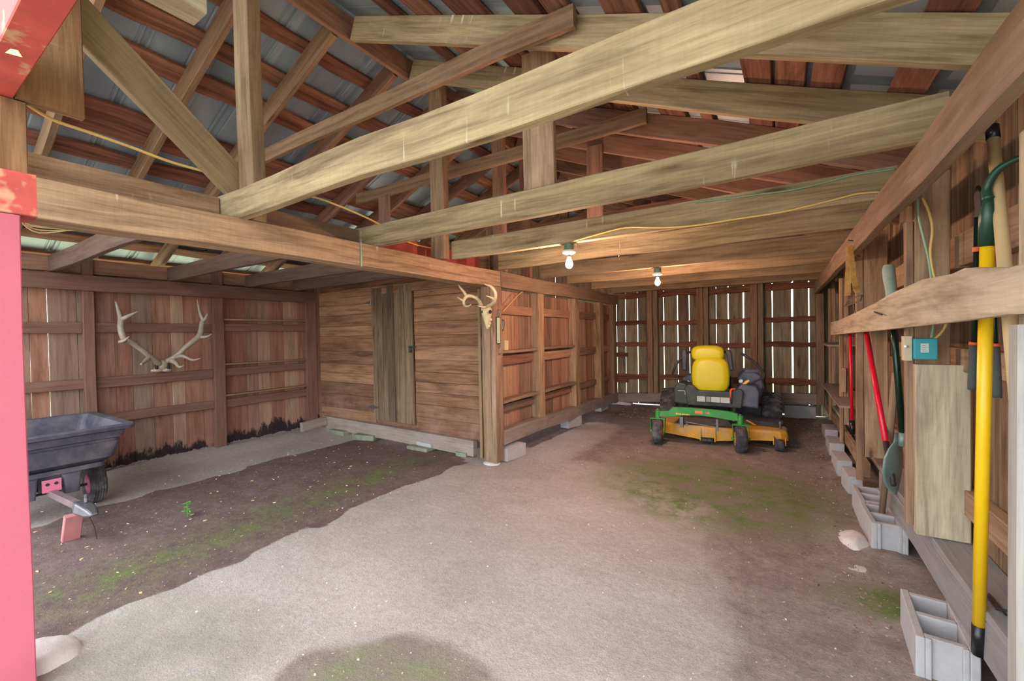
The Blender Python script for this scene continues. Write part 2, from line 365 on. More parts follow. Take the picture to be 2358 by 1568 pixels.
    def prism(s, poly, e, uvl=False):
        """extrude polygon (3d points) by vector e"""
        n = len(poly); e = Vector(e); vs = [Vector(p) for p in poly]+[Vector(p)+e for p in poly]
        fs = [list(range(n))[::-1], [n+k for k in range(n)]]+[[k, (k+1) % n, n+(k+1) % n, n+k] for k in range(n)]
        uv = None
        if uvl:
            o = Vector(poly[0]); d = (Vector(poly[1])-o).normalized(); q = e.cross(d).normalized()
            pr_ = lambda p: ((p-o).dot(d), (p-o).dot(q)+(p-o).dot(e.normalized())*.7)
            uv = [[pr_(vs[i]) for i in f] for f in fs]
        s.add(vs, fs, uv); return s
    def loft(s, rings, cap=True):
        n = len(rings[0]); vs = [p for r in rings for p in r]
        fs = [[i*n+k, i*n+(k+1) % n, (i+1)*n+(k+1) % n, (i+1)*n+k] for i in range(len(rings)-1) for k in range(n)]
        if cap: fs += [list(range(n))[::-1], [(len(rings)-1)*n+k for k in range(n)]]
        s.add(vs, fs); return s
    def ball(s, c, rx, ry=None, rz=None, n=14, m=9):
        ry = ry or rx; rz = rz or rx; c = Vector(c); rings = []
        for i in range(1, m):
            th = pi*i/m; rings.append([c+Vector((rx*sin(th)*cos(2*pi*k/n), ry*sin(th)*sin(2*pi*k/n), -rz*cos(th))) for k in range(n)])
        s.loft(rings); return s
    def xf(s, mat):
        s.v = [tuple(mat @ Vector(p)) for p in s.v]; return s
    def build(s, name, mat, parent=None, smooth=False, bevel=0, sub=0, label=None, cat=None, group=None, kind=None):
        me = bpy.data.meshes.new(name); me.from_pydata(s.v, [], s.f); me.update()
        uvl = me.uv_layers.new(name='UVMap'); dat = []
        for f in s.uv:
            for q in f: dat += [q[0], q[1]]
        uvl.data.foreach_set('uv', dat)
        at_ = me.attributes.new('rnd', 'FLOAT', 'FACE'); at_.data.foreach_set('value', s.r)
        me.materials.append(mat if not isinstance(mat, str) else M[mat])
        if smooth: me.polygons.foreach_set('use_smooth', [True]*len(me.polygons))
        me.validate()
        o = bpy.data.objects.new(name, me); COL.objects.link(o)
        if parent is not None:
            o.parent = parent; o.matrix_parent_inverse = parent.matrix_basis.inverted()
        if bevel:
            md = o.modifiers.new('bevel', 'BEVEL'); md.width = bevel; md.segments = 2; md.limit_method = 'ANGLE'; md.angle_limit = radians(35)
        if sub:
            md = o.modifiers.new('sub', 'SUBSURF'); md.levels = sub; md.render_levels = sub
        tag(o, label, cat, group, kind); return o
def tag(o, label=None, cat=None, group=None, kind=None):
    for k, v in (('label', label), ('category', cat), ('group', group), ('kind', kind)):
        if v: o[k] = v
def thing(name, label, cat, loc, group=None, rz=0):
    o = bpy.data.objects.new(name, None); COL.objects.link(o); o.empty_display_size = .1
    o.location = loc; o.rotation_euler = (0, 0, rz); tag(o, label, cat, group)
    return o
def struct(name, loc=(0, 0, 0)):
    o = bpy.data.objects.new(name, None); COL.objects.link(o); o.location = loc; o['kind'] = 'structure'; return o
ORD = ['first', 'second', 'third', 'fourth', 'fifth', 'sixth', 'seventh', 'eighth', 'ninth', 'tenth', 'eleventh', 'twelfth', 'thirteenth', 'fourteenth']

# ================================================================== SETTING
ZR = lambda x: 4.07-.41*abs(x+2.9)
def sstep(a, b, x):
    t = max(0, min(1, (x-a)/(b-a))); return t*t*(3-2*t)
# floor: packed earth with dry, damp and mossy zones
def floor_mesh():
    x0, x1, y0, y1, st = -6.9, 1.3, -.6, 8.7, .05
    nx = int((x1-x0)/st)+1; ny = int((y1-y0)/st)+1; vs = []; dry = []; moss = []; lit = []
    for j in range(ny):
        for i in range(nx):
            x = x0+i*st; y = y0+j*st; p = Vector((x, y, 0))
            z = .012*noise.noise(p*1.3)+.005*noise.noise(p*5)+.004*noise.noise(p*12)
            z += .05*sstep(-5.9, -6.4, x)
            if x > .1: z += .035*sstep(.2, .55, x)*(.6+noise.noise(p*3))
            z += .05*sstep(7.6, 8.3, y)
            wob = .14*noise.noise(p*1.7)+.10*noise.noise(p*4.3)
            # dry pale soil: the drive lane and the strip under the left wall
            a = sstep(-3.22, -3.02, x+wob)*(1-sstep(-.55, .15, x-wob*2+max(0, y-2.6)*.28))
            a *= 1-sstep(3.9, 5.3, y+.6*noise.noise(p*.9)+.35*abs(x+2.4)*(x > -2.4)*.5)
            a = max(a, .85*sstep(-2.9, -2.6, x)*(1-sstep(-2.3, -1.8, x))*(y > 3)*(1-sstep(6.2, 7.2, y)))
            a = max(a, sstep(3.8, 4.1, y)*(1-sstep(4.4, 4.7, y))*sstep(-3.5, -3.2, x)*(1-sstep(-2.4, -2, x)))
            a = max(a, sstep(5.12, 5.3, -x+wob))
            q = math.hypot((x+1.35)/.55, (y-1.1)/.42); a *= .12+.88*sstep(.85, 1.1, q+wob)
            a = max(a, .45*(x > .0)*sstep(.0, .3, x)*(y > 2.6)*(y < 4.2))
            mo = .9*max(0, 1-abs(x+3.58+.05*(y-1))/.42)*sstep(.3, .8, y)*(1-sstep(3.4, 4.0, y))
            g = math.hypot((x+.55)/1.25, (y-4.35)/1.1); mo = max(mo, 1-sstep(.55, 1.1, g))
            g = math.hypot((x+2.5)/.7, (y-.8)/.45); mo = max(mo, .35*(1-sstep(.5, 1.1, g)))
            mo = max(mo, .6*(1-sstep(.6, 1.1, q)))
            g = math.hypot((x-.45)/.3, (y-2.95)/.2); mo = max(mo, 1.0*(1-sstep(.6, 1.1, g)))
            vs.append((x, y, z)); dry.append(a); moss.append(mo); lit.append(max(sstep(-2.9, -1.6, x), 1-sstep(.9, 1.3, q)))
    fs = [(j*nx+i, j*nx+i+1, (j+1)*nx+i+1, (j+1)*nx+i) for j in range(ny-1) for i in range(nx-1)]
    me = bpy.data.meshes.new('floor'); me.from_pydata(vs, [], fs); me.update()
    me.polygons.foreach_set('use_smooth', [True]*len(me.polygons))
    for nme, d in (('dry', dry), ('moss', moss), ('litter', lit)):
        me.attributes.new(nme, 'FLOAT', 'POINT').data.foreach_set('value', d)
    me.materials.append(M['dirt']); o = bpy.data.objects.new('floor', me); COL.objects.link(o); o['kind'] = 'structure'
floor_mesh()
def plane(name, x0, x1, y0, y1, z, mat):
    b = MB(); b.add([(x0, y0, z), (x1, y0, z), (x1, y1, z), (x0, y1, z)], [(0, 1, 2, 3)]); o = b.build(name, mat, kind='structure'); return o
plane('yard', -30, 30, -30, -.58, -.03, 'yard')
plane('lawn', -40, 30, 8.65, 60, -.06, 'lawn')
b = MB()
b.add([(-40, -.6, -.06), (-6.85, -.6, -.06), (-6.85, 8.7, -.06), (-40, 8.7, -.06)], [(0, 1, 2, 3)])
b.add([(1.25, -.6, -.06), (30, -.6, -.06), (30, 8.7, -.06), (1.25, 8.7, -.06)], [(0, 1, 2, 3)])
b.build('lawn', 'lawn', kind='structure')

# ---- roof sheets (ceiling): ribbed metal, one mesh for both slopes
def roof():
    b = MB(); y = -.15
    prof = []   # (y, dz)
    while y < 8.95:
        prof += [(y-.05, 0), (y-.044, .008), (y-.036, .008), (y-.03, 0), (y-.018, .0), (y-.008, .02), (y+.012, .02), (y+.022, 0), (y+.034, .0), (y+.04, .008), (y+.048, .008), (y+.054, 0), (y+.26, 0), (y+.27, .004), (y+.28, 0), (y+.42, 0), (y+.43, .004), (y+.44, 0)]
        y += .68
    for sgn, xe in ((-1, -7.05), (1, 1.18)):
        for lay, dz0 in ((0, .048),):
            xs = [-2.9, xe]; vs = []
            for x in xs:
                for (yy, d) in prof: vs.append((x, yy, ZR(x)+dz0+d))
            k = len(prof); fs = [(i, i+1, k+i+1, k+i) for i in range(k-1)]
            b.add(vs, fs)
    o = b.build('ceiling', 'roof', kind='structure')
    md = o.modifiers.new('thick', 'SOLIDIFY'); md.thickness = .003; md.offset = 1
roof()

def planks(b, run, fixed, lo, hi, z0, z1, th, wmin, wmax, gaps=None, gap=.001, zj=.0, ax='y', zt=None):
    """vertical planks; run along y (ax='y', plane x=fixed) or x. gaps = list of (pos,width) forced openings"""
    p = lo; gl = sorted(gaps or [])
    edges = []
    while p < hi-1e-6:
        w = random.uniform(wmin, wmax); nx = p+w; g = random.uniform(.0, gap)
        for (gp, gw) in gl:
            if p < gp-.001 and nx > gp-wmin*.6: nx = gp-gw/2; g = gw; break
        nx = min(nx, hi); edges.append((p, nx)); p = nx+g
    for (a, c) in edges:
        d = random.uniform(-.003, .003); za = z0+random.uniform(-zj, zj); zb = (zt((a+c)/2) if zt else z1)
        if ax == 'y': b.box(fixed+d, fixed+d+th, a, c, za, zb, long=2, seg=4, ch=.005, jit=.001)
        else: b.box(a, c, fixed+d, fixed+d+th, za, zb, long=2, seg=4, ch=.002, jit=.001)

# ---- wall_left (plane x ~ -6.45)
wl = struct('wall_left', (-6.45, 2.2, 0))
b = MB(); planks(b, 0, -6.47, -.1, 4.4, -.03, 2.36, .022, .13, .23, gaps=[(.985, .002), (1.115, .003)], zj=.01)
b.build('planks', 'leftwall', wl)
studs = [(.18, .27), (1.36, 1.45), (2.60, 2.725), (3.90, 4.06)]
for (a, c) in studs: MB().box(-6.447, -6.345, a, c, -.02, 2.44, jit=.003).build('stud', 'leftframe', wl)
MB().box(-6.343, -6.296, .05, 4.05, 2.05, 2.218, jit=.003).build('wall_plate', 'leftframe', wl)
MB().box(-6.44, -6.385, .05, 4.05, 2.24, 2.40, jit=.003).build('eave_blocking', 'rafter_red', wl)
for i in range(3):
    a, c = studs[i][1]+.004, studs[i+1][0]-.004
    for k, (z0, z1) in enumerate(((1.60, 1.705), (.985, 1.095), (.565, .675))):
        t = .045 if i < 2 else -.005
        MB().box(-6.445, -6.39, a, c, z0+random.uniform(-.01, .01), z1, jit=.003).build('girt', 'leftframe', wl)
        if i == 2: MB().box(-6.445, -6.345, a, c, z1+.045, z1+.068, jit=.002).build('ledge', 'rafter', wl)
# ---- cabin wall with door (plane y = 4.1) : wall_back_left
wd = struct('wall_cabin', (-4.6, 4.12, 0))
b = MB()
zs = [.20, .40, .575, .735, .875, 1.01, 1.17, 1.36, 1.50, 1.68, 1.86, 2.02, 2.21]
for i in range(len(zs)-1): b.box(-4.165, -2.93, 4.10+random.uniform(-.004, .004), 4.125, zs[i]+.003, zs[i+1], long=0, jit=.001, ch=.003)
zs = [.17, .385, .60, .79, .935, 1.08, 1.28, 1.51, 1.66, 1.83, 1.99, 2.21]
for i in range(len(zs)-1): b.box(-6.30, -4.985, 4.10+random.uniform(-.004, .004), 4.125, zs[i]+.003, zs[i+1], long=0, jit=.001, ch=.003)
b.box(-6.30, -2.93, 4.13, 4.15, .17, 2.6, long=0, r=.2)
b.build('boards', 'doorwall', wd)
MB().box(-5.72, -2.95, 4.07, 4.10, 2.10, 2.22, r=.6).build('head_board', 'doorwall', wd)
b = MB().beam((-6.15, 4.055, .15), (-3.13, 4.055, .115), .075, .19, jit=.006, cut1=0)
b.build('sill_beam', 'sill', wd)
MB().beam((-6.08, 3.62, .15), (-6.08, 4.01, .17), .08, .13, jit=.004).build('sill_end', 'sill', wd)
# loose upright boards beside the corner post
MB().box(-3.035, -2.995, 4.02, 4.06, .02, 2.04).build('corner_strip', 'rafter', wd)
MB().box(-2.99, -2.95, 4.05, 4.09, .60, 1.28, r=.1).build('corner_strip', 'oldpost', wd)
# door
dr = struct('door_1', (-4.57, 4.09, .3)); dx = [-4.985, -4.88, -4.76, -4.67, -4.53, -4.44, -4.33, -4.172]
b = MB()
for i in range(len(dx)-1): b.box(dx[i]+.003, dx[i+1]-.003, 4.068+random.uniform(-.004, .004), 4.098, .292, 2.2+random.uniform(-.01, .01), long=2, seg=5, jit=.002)
b.build('planks', 'door', dr)
for z, w in ((1.99, .27), (.47, .27)):
    b = MB(); c = -4.99
    b.prism([(c-.14, 4.064, z), (c, 4.064, z-.028), (c+.14, 4.064, z), (c, 4.064, z+.028)], (0, .004, 0))
    b.tube([(c, 4.06, z-.04), (c, 4.06, z+.04)], .007, 8)
    b.build('hinge', 'steel', dr)
b = MB(); b.box(-4.25, -4.13, 4.058, 4.064, 1.33, 1.362); b.tube([(-4.20, 4.05, 1.35), (-4.20, 4.035, 1.35), (-4.185, 4.035, 1.33), (-4.185, 4.05, 1.32)], .004, 6)
b.build('hasp', 'toolgreen', dr)
MB().box(-4.215, -4.175, 4.03, 4.055, 1.275, 1.325, bevel=0) if False else None
b = MB(); b.box(-4.215, -4.175, 4.03, 4.055, 1.27, 1.315); b.tube([(-4.208, 4.042, 1.31), (-4.208, 4.042, 1.338), (-4.182, 4.042, 1.338), (-4.182, 4.042, 1.31)], .004, 6)
b.build('padlock', 'darkiron', dr)

# ---- partition wall between the bays
wp = struct('wall_partition', (-2.85, 6.2, 0))
b = MB(); planks(b, 0, -2.89, 4.14, 8.3, .22, 2.03, .02, .09, .17); b.build('planks', 'partition', wp)
pp = [(4.98, 5.14), (6.20, 6.36), (7.30, 7.48)]
for (a, c) in pp:
    MB().box(-2.865, -2.735, a, c, .16 if a > 5 else .36, 2.04, jit=.003).build('stud', 'post', wp)
MB().box(-2.87, -2.73, 8.02, 8.2, .1, 2.1, jit=.004).build('corner_stud', 'backpost', wp)
MB().box(-2.765, -2.70, 4.06, 8.2, 2.04, 2.222, jit=.003).build('wall_plate', 'girder_pink', wp)
sp = [(4.1, 4.975), (5.145, 6.195), (6.365, 7.295), (7.485, 8.02)]
for i, (a, c) in enumerate(sp):
    for (z0, z1) in ((1.735, 1.85), (1.12, 1.24), (.55, .64)):
        MB().box(-2.866, -2.82, a, c, z0, z1, jit=.003, seg=2).build('girt', 'partition', wp)
    if i < 2:
        for z, e in ((1.27, 0), (.68, .04)):
            MB().box(-2.866, -2.74+e*.3, a, c, z, z+.035, jit=.003, seg=2).build('ledge', 'oldpost', wp)
MB().beam((-2.775, 4.08, .29), (-2.775, 8.2, .20), .11, .17, jit=.008).build('sill_beam', 'sill', wp)

# ---- wall_back (plane y = 8.4), planks with daylight gaps
wb = struct('wall_back', (-1.2, 8.4, 0))
gx = [(-2.80, .005), (-2.62, .009), (-2.375, .014), (-1.87, .014), (-1.615, .013), (-1.41, .011), (-.955, .011), (-.76, .011), (-.525, .015), (-.09, .014), (.19, .020), (.415, .016)]
pc = [(-2.05, .2), (-1.16, .2), (-.31, .2)]
cuts = [(-2.95, 0)]+gx+[(.9, 0)]
b = MB()
for i in range(len(cuts)-1):
    a = cuts[i][0]+cuts[i][1]/2; c = cuts[i+1][0]-cuts[i+1][1]/2
    k = max(1, round((c-a)/.19)); w = (c-a)/k
    for j in range(k):
        t1 = random.uniform(-.006, .006)
        b.beam((a+w*(j+.5), 8.42, .07), (a+w*(j+.5)+t1, 8.42, 2.30), w-.001, .022, (0, 1, 0), seg=5, jit=.001, wav=.004 if k == 1 else 0)
b.build('planks', 'backwall', wb)
for (x, w) in pc:
    MB().box(x-.10, x+.0, 8.25, 8.40, .26, 2.36, jit=.003).build('stud', 'backpost', wb)
    MB().box(x+.005, x+.09, 8.28, 8.40, .26, 2.36, jit=.003, r=.95).build('stud', 'backpost', wb)
for (a, c) in ((-2.84, -2.155), (-1.955, -1.265), (-1.065, -.415), (-.215, .50)):
    for (z, h) in ((1.66, .085), (1.235, .085), (.615, .10), (2.20, .11)):
        zz = z+random.uniform(-.015, .015)
        MB().beam((a, 8.385, zz), (c, 8.385, zz+random.uniform(-.01, .01)), h, .045, (0, 1, 0), wav=.03, jit=.002).build('girt', 'backrail', wb)
for z in (1.04, .52): MB().beam((-2.85, 8.33, z), (-2.56, 8.33, z), .075, .05, (0, 1, 0), wav=.02).build('cleat', 'backrail', wb)
MB().box(.50, .60, 8.2, 8.40, .3, 2.2).build('corner_stud', 'backpost', wb)
MB().beam((-2.95, 8.31, .165), (.62, 8.31, .37), .14, .17, jit=.006).build('sill_beam', 'sill', wb)
# gable boards above
b = MB(); planks(b, 0, 8.45, -6.5, .9, 2.28, 4, .02, .14, .2, gaps=[(x, .012) for x in (-4.2, -2.75, -2.2, -1.5, -.9, -.4, .2)], ax='x', zt=lambda x: ZR(x)-.01)
b.build('gable_planks', 'rafter_red', wb)
# hidden far-left back wall so that the cabin room is closed
b = MB(); planks(b, 0, 8.45, -6.6, -2.9, -.02, 2.28, .02, .16, .22, ax='x'); b.build('planks', 'backwall', wb)

# ---- wall_right
wr = struct('wall_right', (.86, 4.5, 0))
b = MB(); planks(b, 0, .842, 1.25, 8.5, .30, 2.5, .02, .13, .2, gaps=[(2.9, .006), (3.14, .006), (3.42, .008), (3.9, .008), (4.95, .01), (5.6, .01)], gap=.004)
b.build('planks', 'rightwall', wr)
for z0, z1 in ((1.80, 1.97), (1.262, 1.385), (.545, .675)):
    for (a, c) in ((1.9, 3.045), (3.105, 4.6), (4.66, 6.0), (6.06, 7.4), (7.46, 8.3)):
        MB().box(.782, .84, a, c, z0+random.uniform(-.01, .01), z1, jit=.004, seg=2).build('girt', 'rightpost', wr)
for y, xa, xb, xc, zb in ((4.58, .553, .603, .76, .20), (6.0, .577, .61, .66, .2), (7.4, .59, .62, .67, .2)):
    MB().box(xa, xb, y, y+.05, zb, 2.06, jit=.002).build('stud_edge_board', 'rightpost', wr)
    MB().box(xb+.003, xc, y+.004, y+.054, .405, 2.3, jit=.002).build('stud', 'rightpost', wr)
MB().box(.613, .750, 3.05, 3.098, .405, 2.3, jit=.002).build('stud', 'rightpost', wr)
MB().box(.578, .610, 3.05, 3.098, .43, 2.06, jit=.002, r=.9).build('stud_edge_board', 'rightpost', wr)
b = MB().box(.605, .81, 2.995, 3.045, .405, 1.30, jit=.003); b.build('short_board', 'paleboard', wr)
MB().box(.60, .66, 1.80, 1.86, .402, 2.06, jit=.002).build('stud', 'paleboard', wr)
MB().box(.56, .60, 1.74, 1.80, .03, 1.50, jit=.002).build('stud', 'daylitpost', wr)
MB().box(.665, .842, 1.2, 4.35, .36, .40, jit=.003).build('sill_plank', 'greysill', wr)
MB().box(.662, .70, 1.2, 4.35, .20, .358, jit=.003).build('sill_face', 'greysill', wr)
MB().box(.70, .842, 4.36, 8.3, .30, .335, jit=.003).build('sill_plank', 'sill', wr)
MB().box(.62, .66, 4.70, 8.3, .20, .33, jit=.003).build('sill_face', 'rightpost', wr)
MB().box(.845, .87, 1.2, 8.3, -.04, .34, seg=3).build('foundation_board', 'sill', wr)
for (z, y0, y1, x0) in ((1.275, 6.5, 7.4, .50), (.70, 5.3, 7.35, .50)):
    MB().box(x0, .78, y0, y1, z, z+.022, jit=.002).build('shelf_board', 'sill', wr)
MB().box(.59, .63, 5.95, 6.0, .78, 1.05).build('shelf_cleat', 'rightpost', wr)
# front gable header and posts belong to the opening frame
tr = MB().box(-6.5, 1.0, .304, .405, 2.555, 2.80, seg=10, jit=.002).build('trim_1', 'redpaint', kind='structure')
MB().box(-2.90, -2.715, .20, .40, -.05, 2.04, seg=4, jit=.002).build('trim_2', 'redpost', kind='structure')

# ================================================================== FRAME MEMBERS
# long girder
g = thing('girder', 'long tan wooden beam running from the red front post back to the corner post', 'beam', (-2.81, 2.2, 2.04))
MB().box(-2.90, -2.72, .452, 4.055, 2.045, 2.222, seg=12, jit=.004, r=.8).build('timber', 'girder', g)
o = MB().box(-2.90, -2.719, .20, .452, 2.043, 2.224, seg=3, jit=.002).build('painted_end', 'redpaint', g, label='red painted beam end')
tag(MB().beam((.496, 1.0, 2.155), (.496, 4.12, 2.152), .052, .17, seg=10, jit=.004).build('girder', 'girder_pink'), 'brown wooden beam overhead along the right wall, nearer half above the tools', 'beam')
tag(MB().beam((.494, 4.125, 2.152), (.494, 8.2, 2.12), .05, .17, seg=8, jit=.004).build('girder', 'girder_pink'), 'brown wooden beam overhead along the right wall, farther half reaching the back wall', 'beam')
# corner post
cp = thing('corner_post', 'free-standing weathered corner post carrying the pale deer skull', 'post', (-2.81, 4.0, 0))
MB().box(-2.90, -2.785, 3.92, 4.07, .03, 2.042, seg=8, jit=.004, r=.2).build('post_board', 'oldpost', cp)
MB().box(-2.782, -2.72, 3.92, 4.07, .03, 2.042, seg=8, jit=.004, r=.8).build('post_board', 'oldpost', cp)
MB().box(-2.99, -2.903, .46, 4.0, 2.13, 2.224).build('ledger', 'girder_pink', g)
# ceiling joists on the girders
jy = [1.262, 2.29, 3.13, 3.93, 4.93, 5.75, 6.72, 7.7]
nm = ['nearest and largest pale ceiling joist crossing the top of the picture, with a dark knot', 'pale greenish ceiling joist, second from the front, over the hanging struts',
      'pale third ceiling joist with cables stapled to its face and a bulb box beneath', 'pale pinkish ceiling joist just behind the nearer glowing bulb',
      'tan ceiling joist just in front of the farther glowing bulb', 'tan ceiling joist just behind the farther glowing bulb', 'tan ceiling joist, second from the back wall', 'tan ceiling joist nearest the back wall']
for i, y in enumerate(jy):
    x0 = -3.05 if i < 2 else -2.66
    MB().beam((x0, y+.025, 2.312), (.56, y+.025, 2.312+random.uniform(-.004, .004)), .05, .172, seg=10, jit=.005).build('ceiling_joist', 'joist' if i < 4 else 'rafter', label=nm[i], cat='joist')
ly = [1.12, 2.12, 3.02, 3.70]
for i, y in enumerate(ly):
    tag(MB().beam((-6.37, y+.025, 2.308), (-2.987, y+.025, 2.308), .05, .165, seg=8, jit=.004, r=.3).build('ceiling_joist', 'darkjoist'), 'dark brown ceiling joist over the left bay, %s from the front' % ORD[i], 'joist')
# blocking on top of girder
tag(MB().box(-2.98, -2.94, .43, 1.255, 2.224, 2.385, r=.5).build('blocking_board', 'girder'), 'tan board on edge atop the long girder, before the nearest joist', 'board')
tag(MB().box(-2.98, -2.94, 1.33, 2.285, 2.224, 2.385, r=.5).build('blocking_board', 'girder_pink'), 'brown board on edge atop the long girder, between first and second joists', 'board')
tag(MB().box(-3.02, -2.98, 2.35, 4.0, 2.224, 2.42, r=.1).build('blocking_board', 'redstain'), 'red painted board on edge above the long girder, behind the second joist', 'board')
# ridge board
tag(MB().box(-2.925, -2.885, .1, 8.4, 3.875, 4.07, seg=12, jit=.003, r=.4).build('ridge_board', 'rafter_red'), 'reddish ridge board along the peak of the roof', 'beam')
# rafters
LY = [.86, 1.47, 2.08, 2.71, 3.38, 4.03, 4.66, 5.3, 5.93, 6.56, 7.2, 7.85]
RY = [.30, 2.19, 2.83, 3.43, 4.04, 4.66, 5.3, 5.93, 6.56, 7.2, 7.85]
hw = math.cos(math.atan(.41))
for i, y in enumerate(LY):
    dz = -.095
    MB().beam((-2.968, y+.025, ZR(-2.968)+dz), (-6.95, y+.025, ZR(-6.95)+dz), .048, .18*hw, (0, 0, 1), seg=8, jit=.004).build('rafter', 'rafter' if i < 3 else 'rafter_red', label='wooden roof rafter on the left slope, %s from the front' % ORD[i], cat='rafter')
for i, y in enumerate(RY):
    if i == 0: continue
    dz = -.097
    MB().beam((-2.842, y+.025, ZR(-2.842)+dz), (1.1, y+.025, ZR(1.1)+dz), .048, .188*hw, (0, 0, 1), seg=8, jit=.004, r=.9 if i < 3 else None).build('rafter', 'joist' if i < 3 else 'rafter_red', label='wooden roof rafter on the right slope, %s from the front' % ORD[i-1], cat='rafter')
# purlins
LP = [(-3.0, .09), (-3.32, .12), (-3.685, .15), (-4.03, .17), (-4.71, .33), (-5.13, .16), (-5.62, .15), (-6.03, .14), (-6.455, .15), (-6.85, .12)]
for i, (x, w) in enumerate(LP):
    n_ = len(LP)-i-1; d = .018
    MB().beam((x, .12, ZR(x)+d), (x, 8.5, ZR(x)+d), w/hw, .034, (.41*(1 if x < -2.9 else -1)*-1, 0, 1), wav=.028, jit=.003, seg=60).build('roof_purlin', 'purlin', label='waney red-brown roof purlin on the left slope, %s up from the eave' % ORD[n_], cat='purlin')
RP = [(-2.56, .13), (-2.47+.12, .12), (-2.05, .19), (-1.66, .25), (-1.24, .19), (-1.03, .15), (-.675, .19), (-.43, .08), (-.09, .14), (.06, .135), (.225, .135), (.545, .14), (.80, .14), (1.06, .10)]
RP = RP[1:]
for i, (x, w) in enumerate(RP):
    n_ = len(RP)-i-1; d = .018
    MB().beam((x, .12, ZR(x)+d), (x, 8.5, ZR(x)+d), w/hw, .034, (.41, 0, 1), wav=.012, jit=.002, seg=40).build('roof_purlin', 'purlin', label='red-brown roof purlin on the right slope, %s up from the eave' % ORD[n_], cat='purlin')
# collar ties
for i, (y, x0, x1, z, lb) in enumerate([(2.14, -4.2, -.92, 3.215, 'nearest collar tie, a narrow board with a cut end crossing above the big joist'),
        (3.375, -4.35, -.86, 3.18, 'collar tie crossing behind the two hanging posts, second from the front'),
        (4.60, -4.3, -.9, 3.17, 'reddish collar tie, third from the front, high behind the second joist'),
        (5.87, -4.3, -.9, 3.17, 'reddish collar tie deepest under the roof')]):
    MB().beam((x0, y, z), (x1, y, z), .04, .12, seg=6, jit=.003, r=.2).build('collar_tie', 'rafter' if i < 2 else 'rafter_red', label=lb, cat='collar tie')
# struts and king posts
def strut(x0, x1, y0, y1, z0, z1, mat, lb):
    MB().box(x0, x1, y0, y1, z0, z1, seg=5, jit=.003).build('roof_strut', mat, label=lb, cat='post')
strut(-2.87, -2.70, 1.335, 1.415, 2.226, 3.86, 'rafter', 'upright roof post at the girder end of the nearest joist, beside the brace')
strut(-2.83, -2.665, 3.03, 3.11, 2.226, 3.86, 'rafter', 'upright roof post on the long girder at the end of the third joist')
strut(-1.385, -1.165, 2.35, 2.39, 2.26, 3.28, 'post', 'wide pale upright board standing behind the second joist')
strut(-1.62, -1.455, 3.965+.03, 4.035, 2.40, 3.35, 'rafter_red', 'narrow reddish upright between the rafters and the joist behind the nearer bulb')
strut(-2.84, -2.68, 4.10, 4.16, 2.226, 3.86, 'rafter_red', 'dark reddish roof post rising from the corner post')
strut(-3.02, -2.87, 4.20, 4.24, 2.226, 2.95, 'rafter', 'short tan board standing beside the dark reddish roof post')
strut(-2.84, -2.70, 4.72, 4.78, 2.226, 3.86, 'rafter_red', 'reddish roof post behind the wide pale upright board')
strut(-3.92, -3.74, 3.33, 3.375-.022, 2.395, 3.12, 'rafter_red', 'short hanging strut under the left part of the second collar tie')
strut(-2.84, -2.70, 5.9, 5.96, 2.226, 3.86, 'rafter_red', 'reddish roof post deep in the roof above the partition')
strut(-1.62, -1.48, 5.95, 6.0, 2.40, 3.35, 'rafter_red', 'narrow upright deep in the roof right of the farther posts')
# diagonal brace at the front
tag(MB().beam((-2.92, .48, 3.25), (-2.92, 1.42, 2.42), .045, .20, seg=4, jit=.003, r=.9).build('diagonal_brace', 'rafter'), 'wide pale diagonal brace from the front gable down to the nearest joist', 'brace')
# front stub boards
tag(MB().box(-2.825, -2.775, .408, .625, 2.56, 3.3, r=.3).build('gable_block', 'stubwood'), 'brown stained board hanging just behind the red header, with a pink lower edge', 'board')
tag(MB().box(-2.86, -2.79, .34, .44, 2.227, 2.552, r=.6).build('gable_stub', 'stubwood'), 'short brown upright between the red header and the red end of the girder', 'post')
tag(MB().box(-2.36, -2.22, .1, .92, 3.0, 3.12, r=.6).build('lookout_board', 'paleboard'), 'rough pale board end sticking in at the top left from the gable', 'board')
tag(MB().beam((.515, 1.1, 1.59), (.515, 6.2, 1.49), .03, .15, seg=24, jit=.003, r=.5).build('tool_rail', 'paleboard'), 'long pale weathered rail on the right wall holding the tools upright', 'board') if False else None
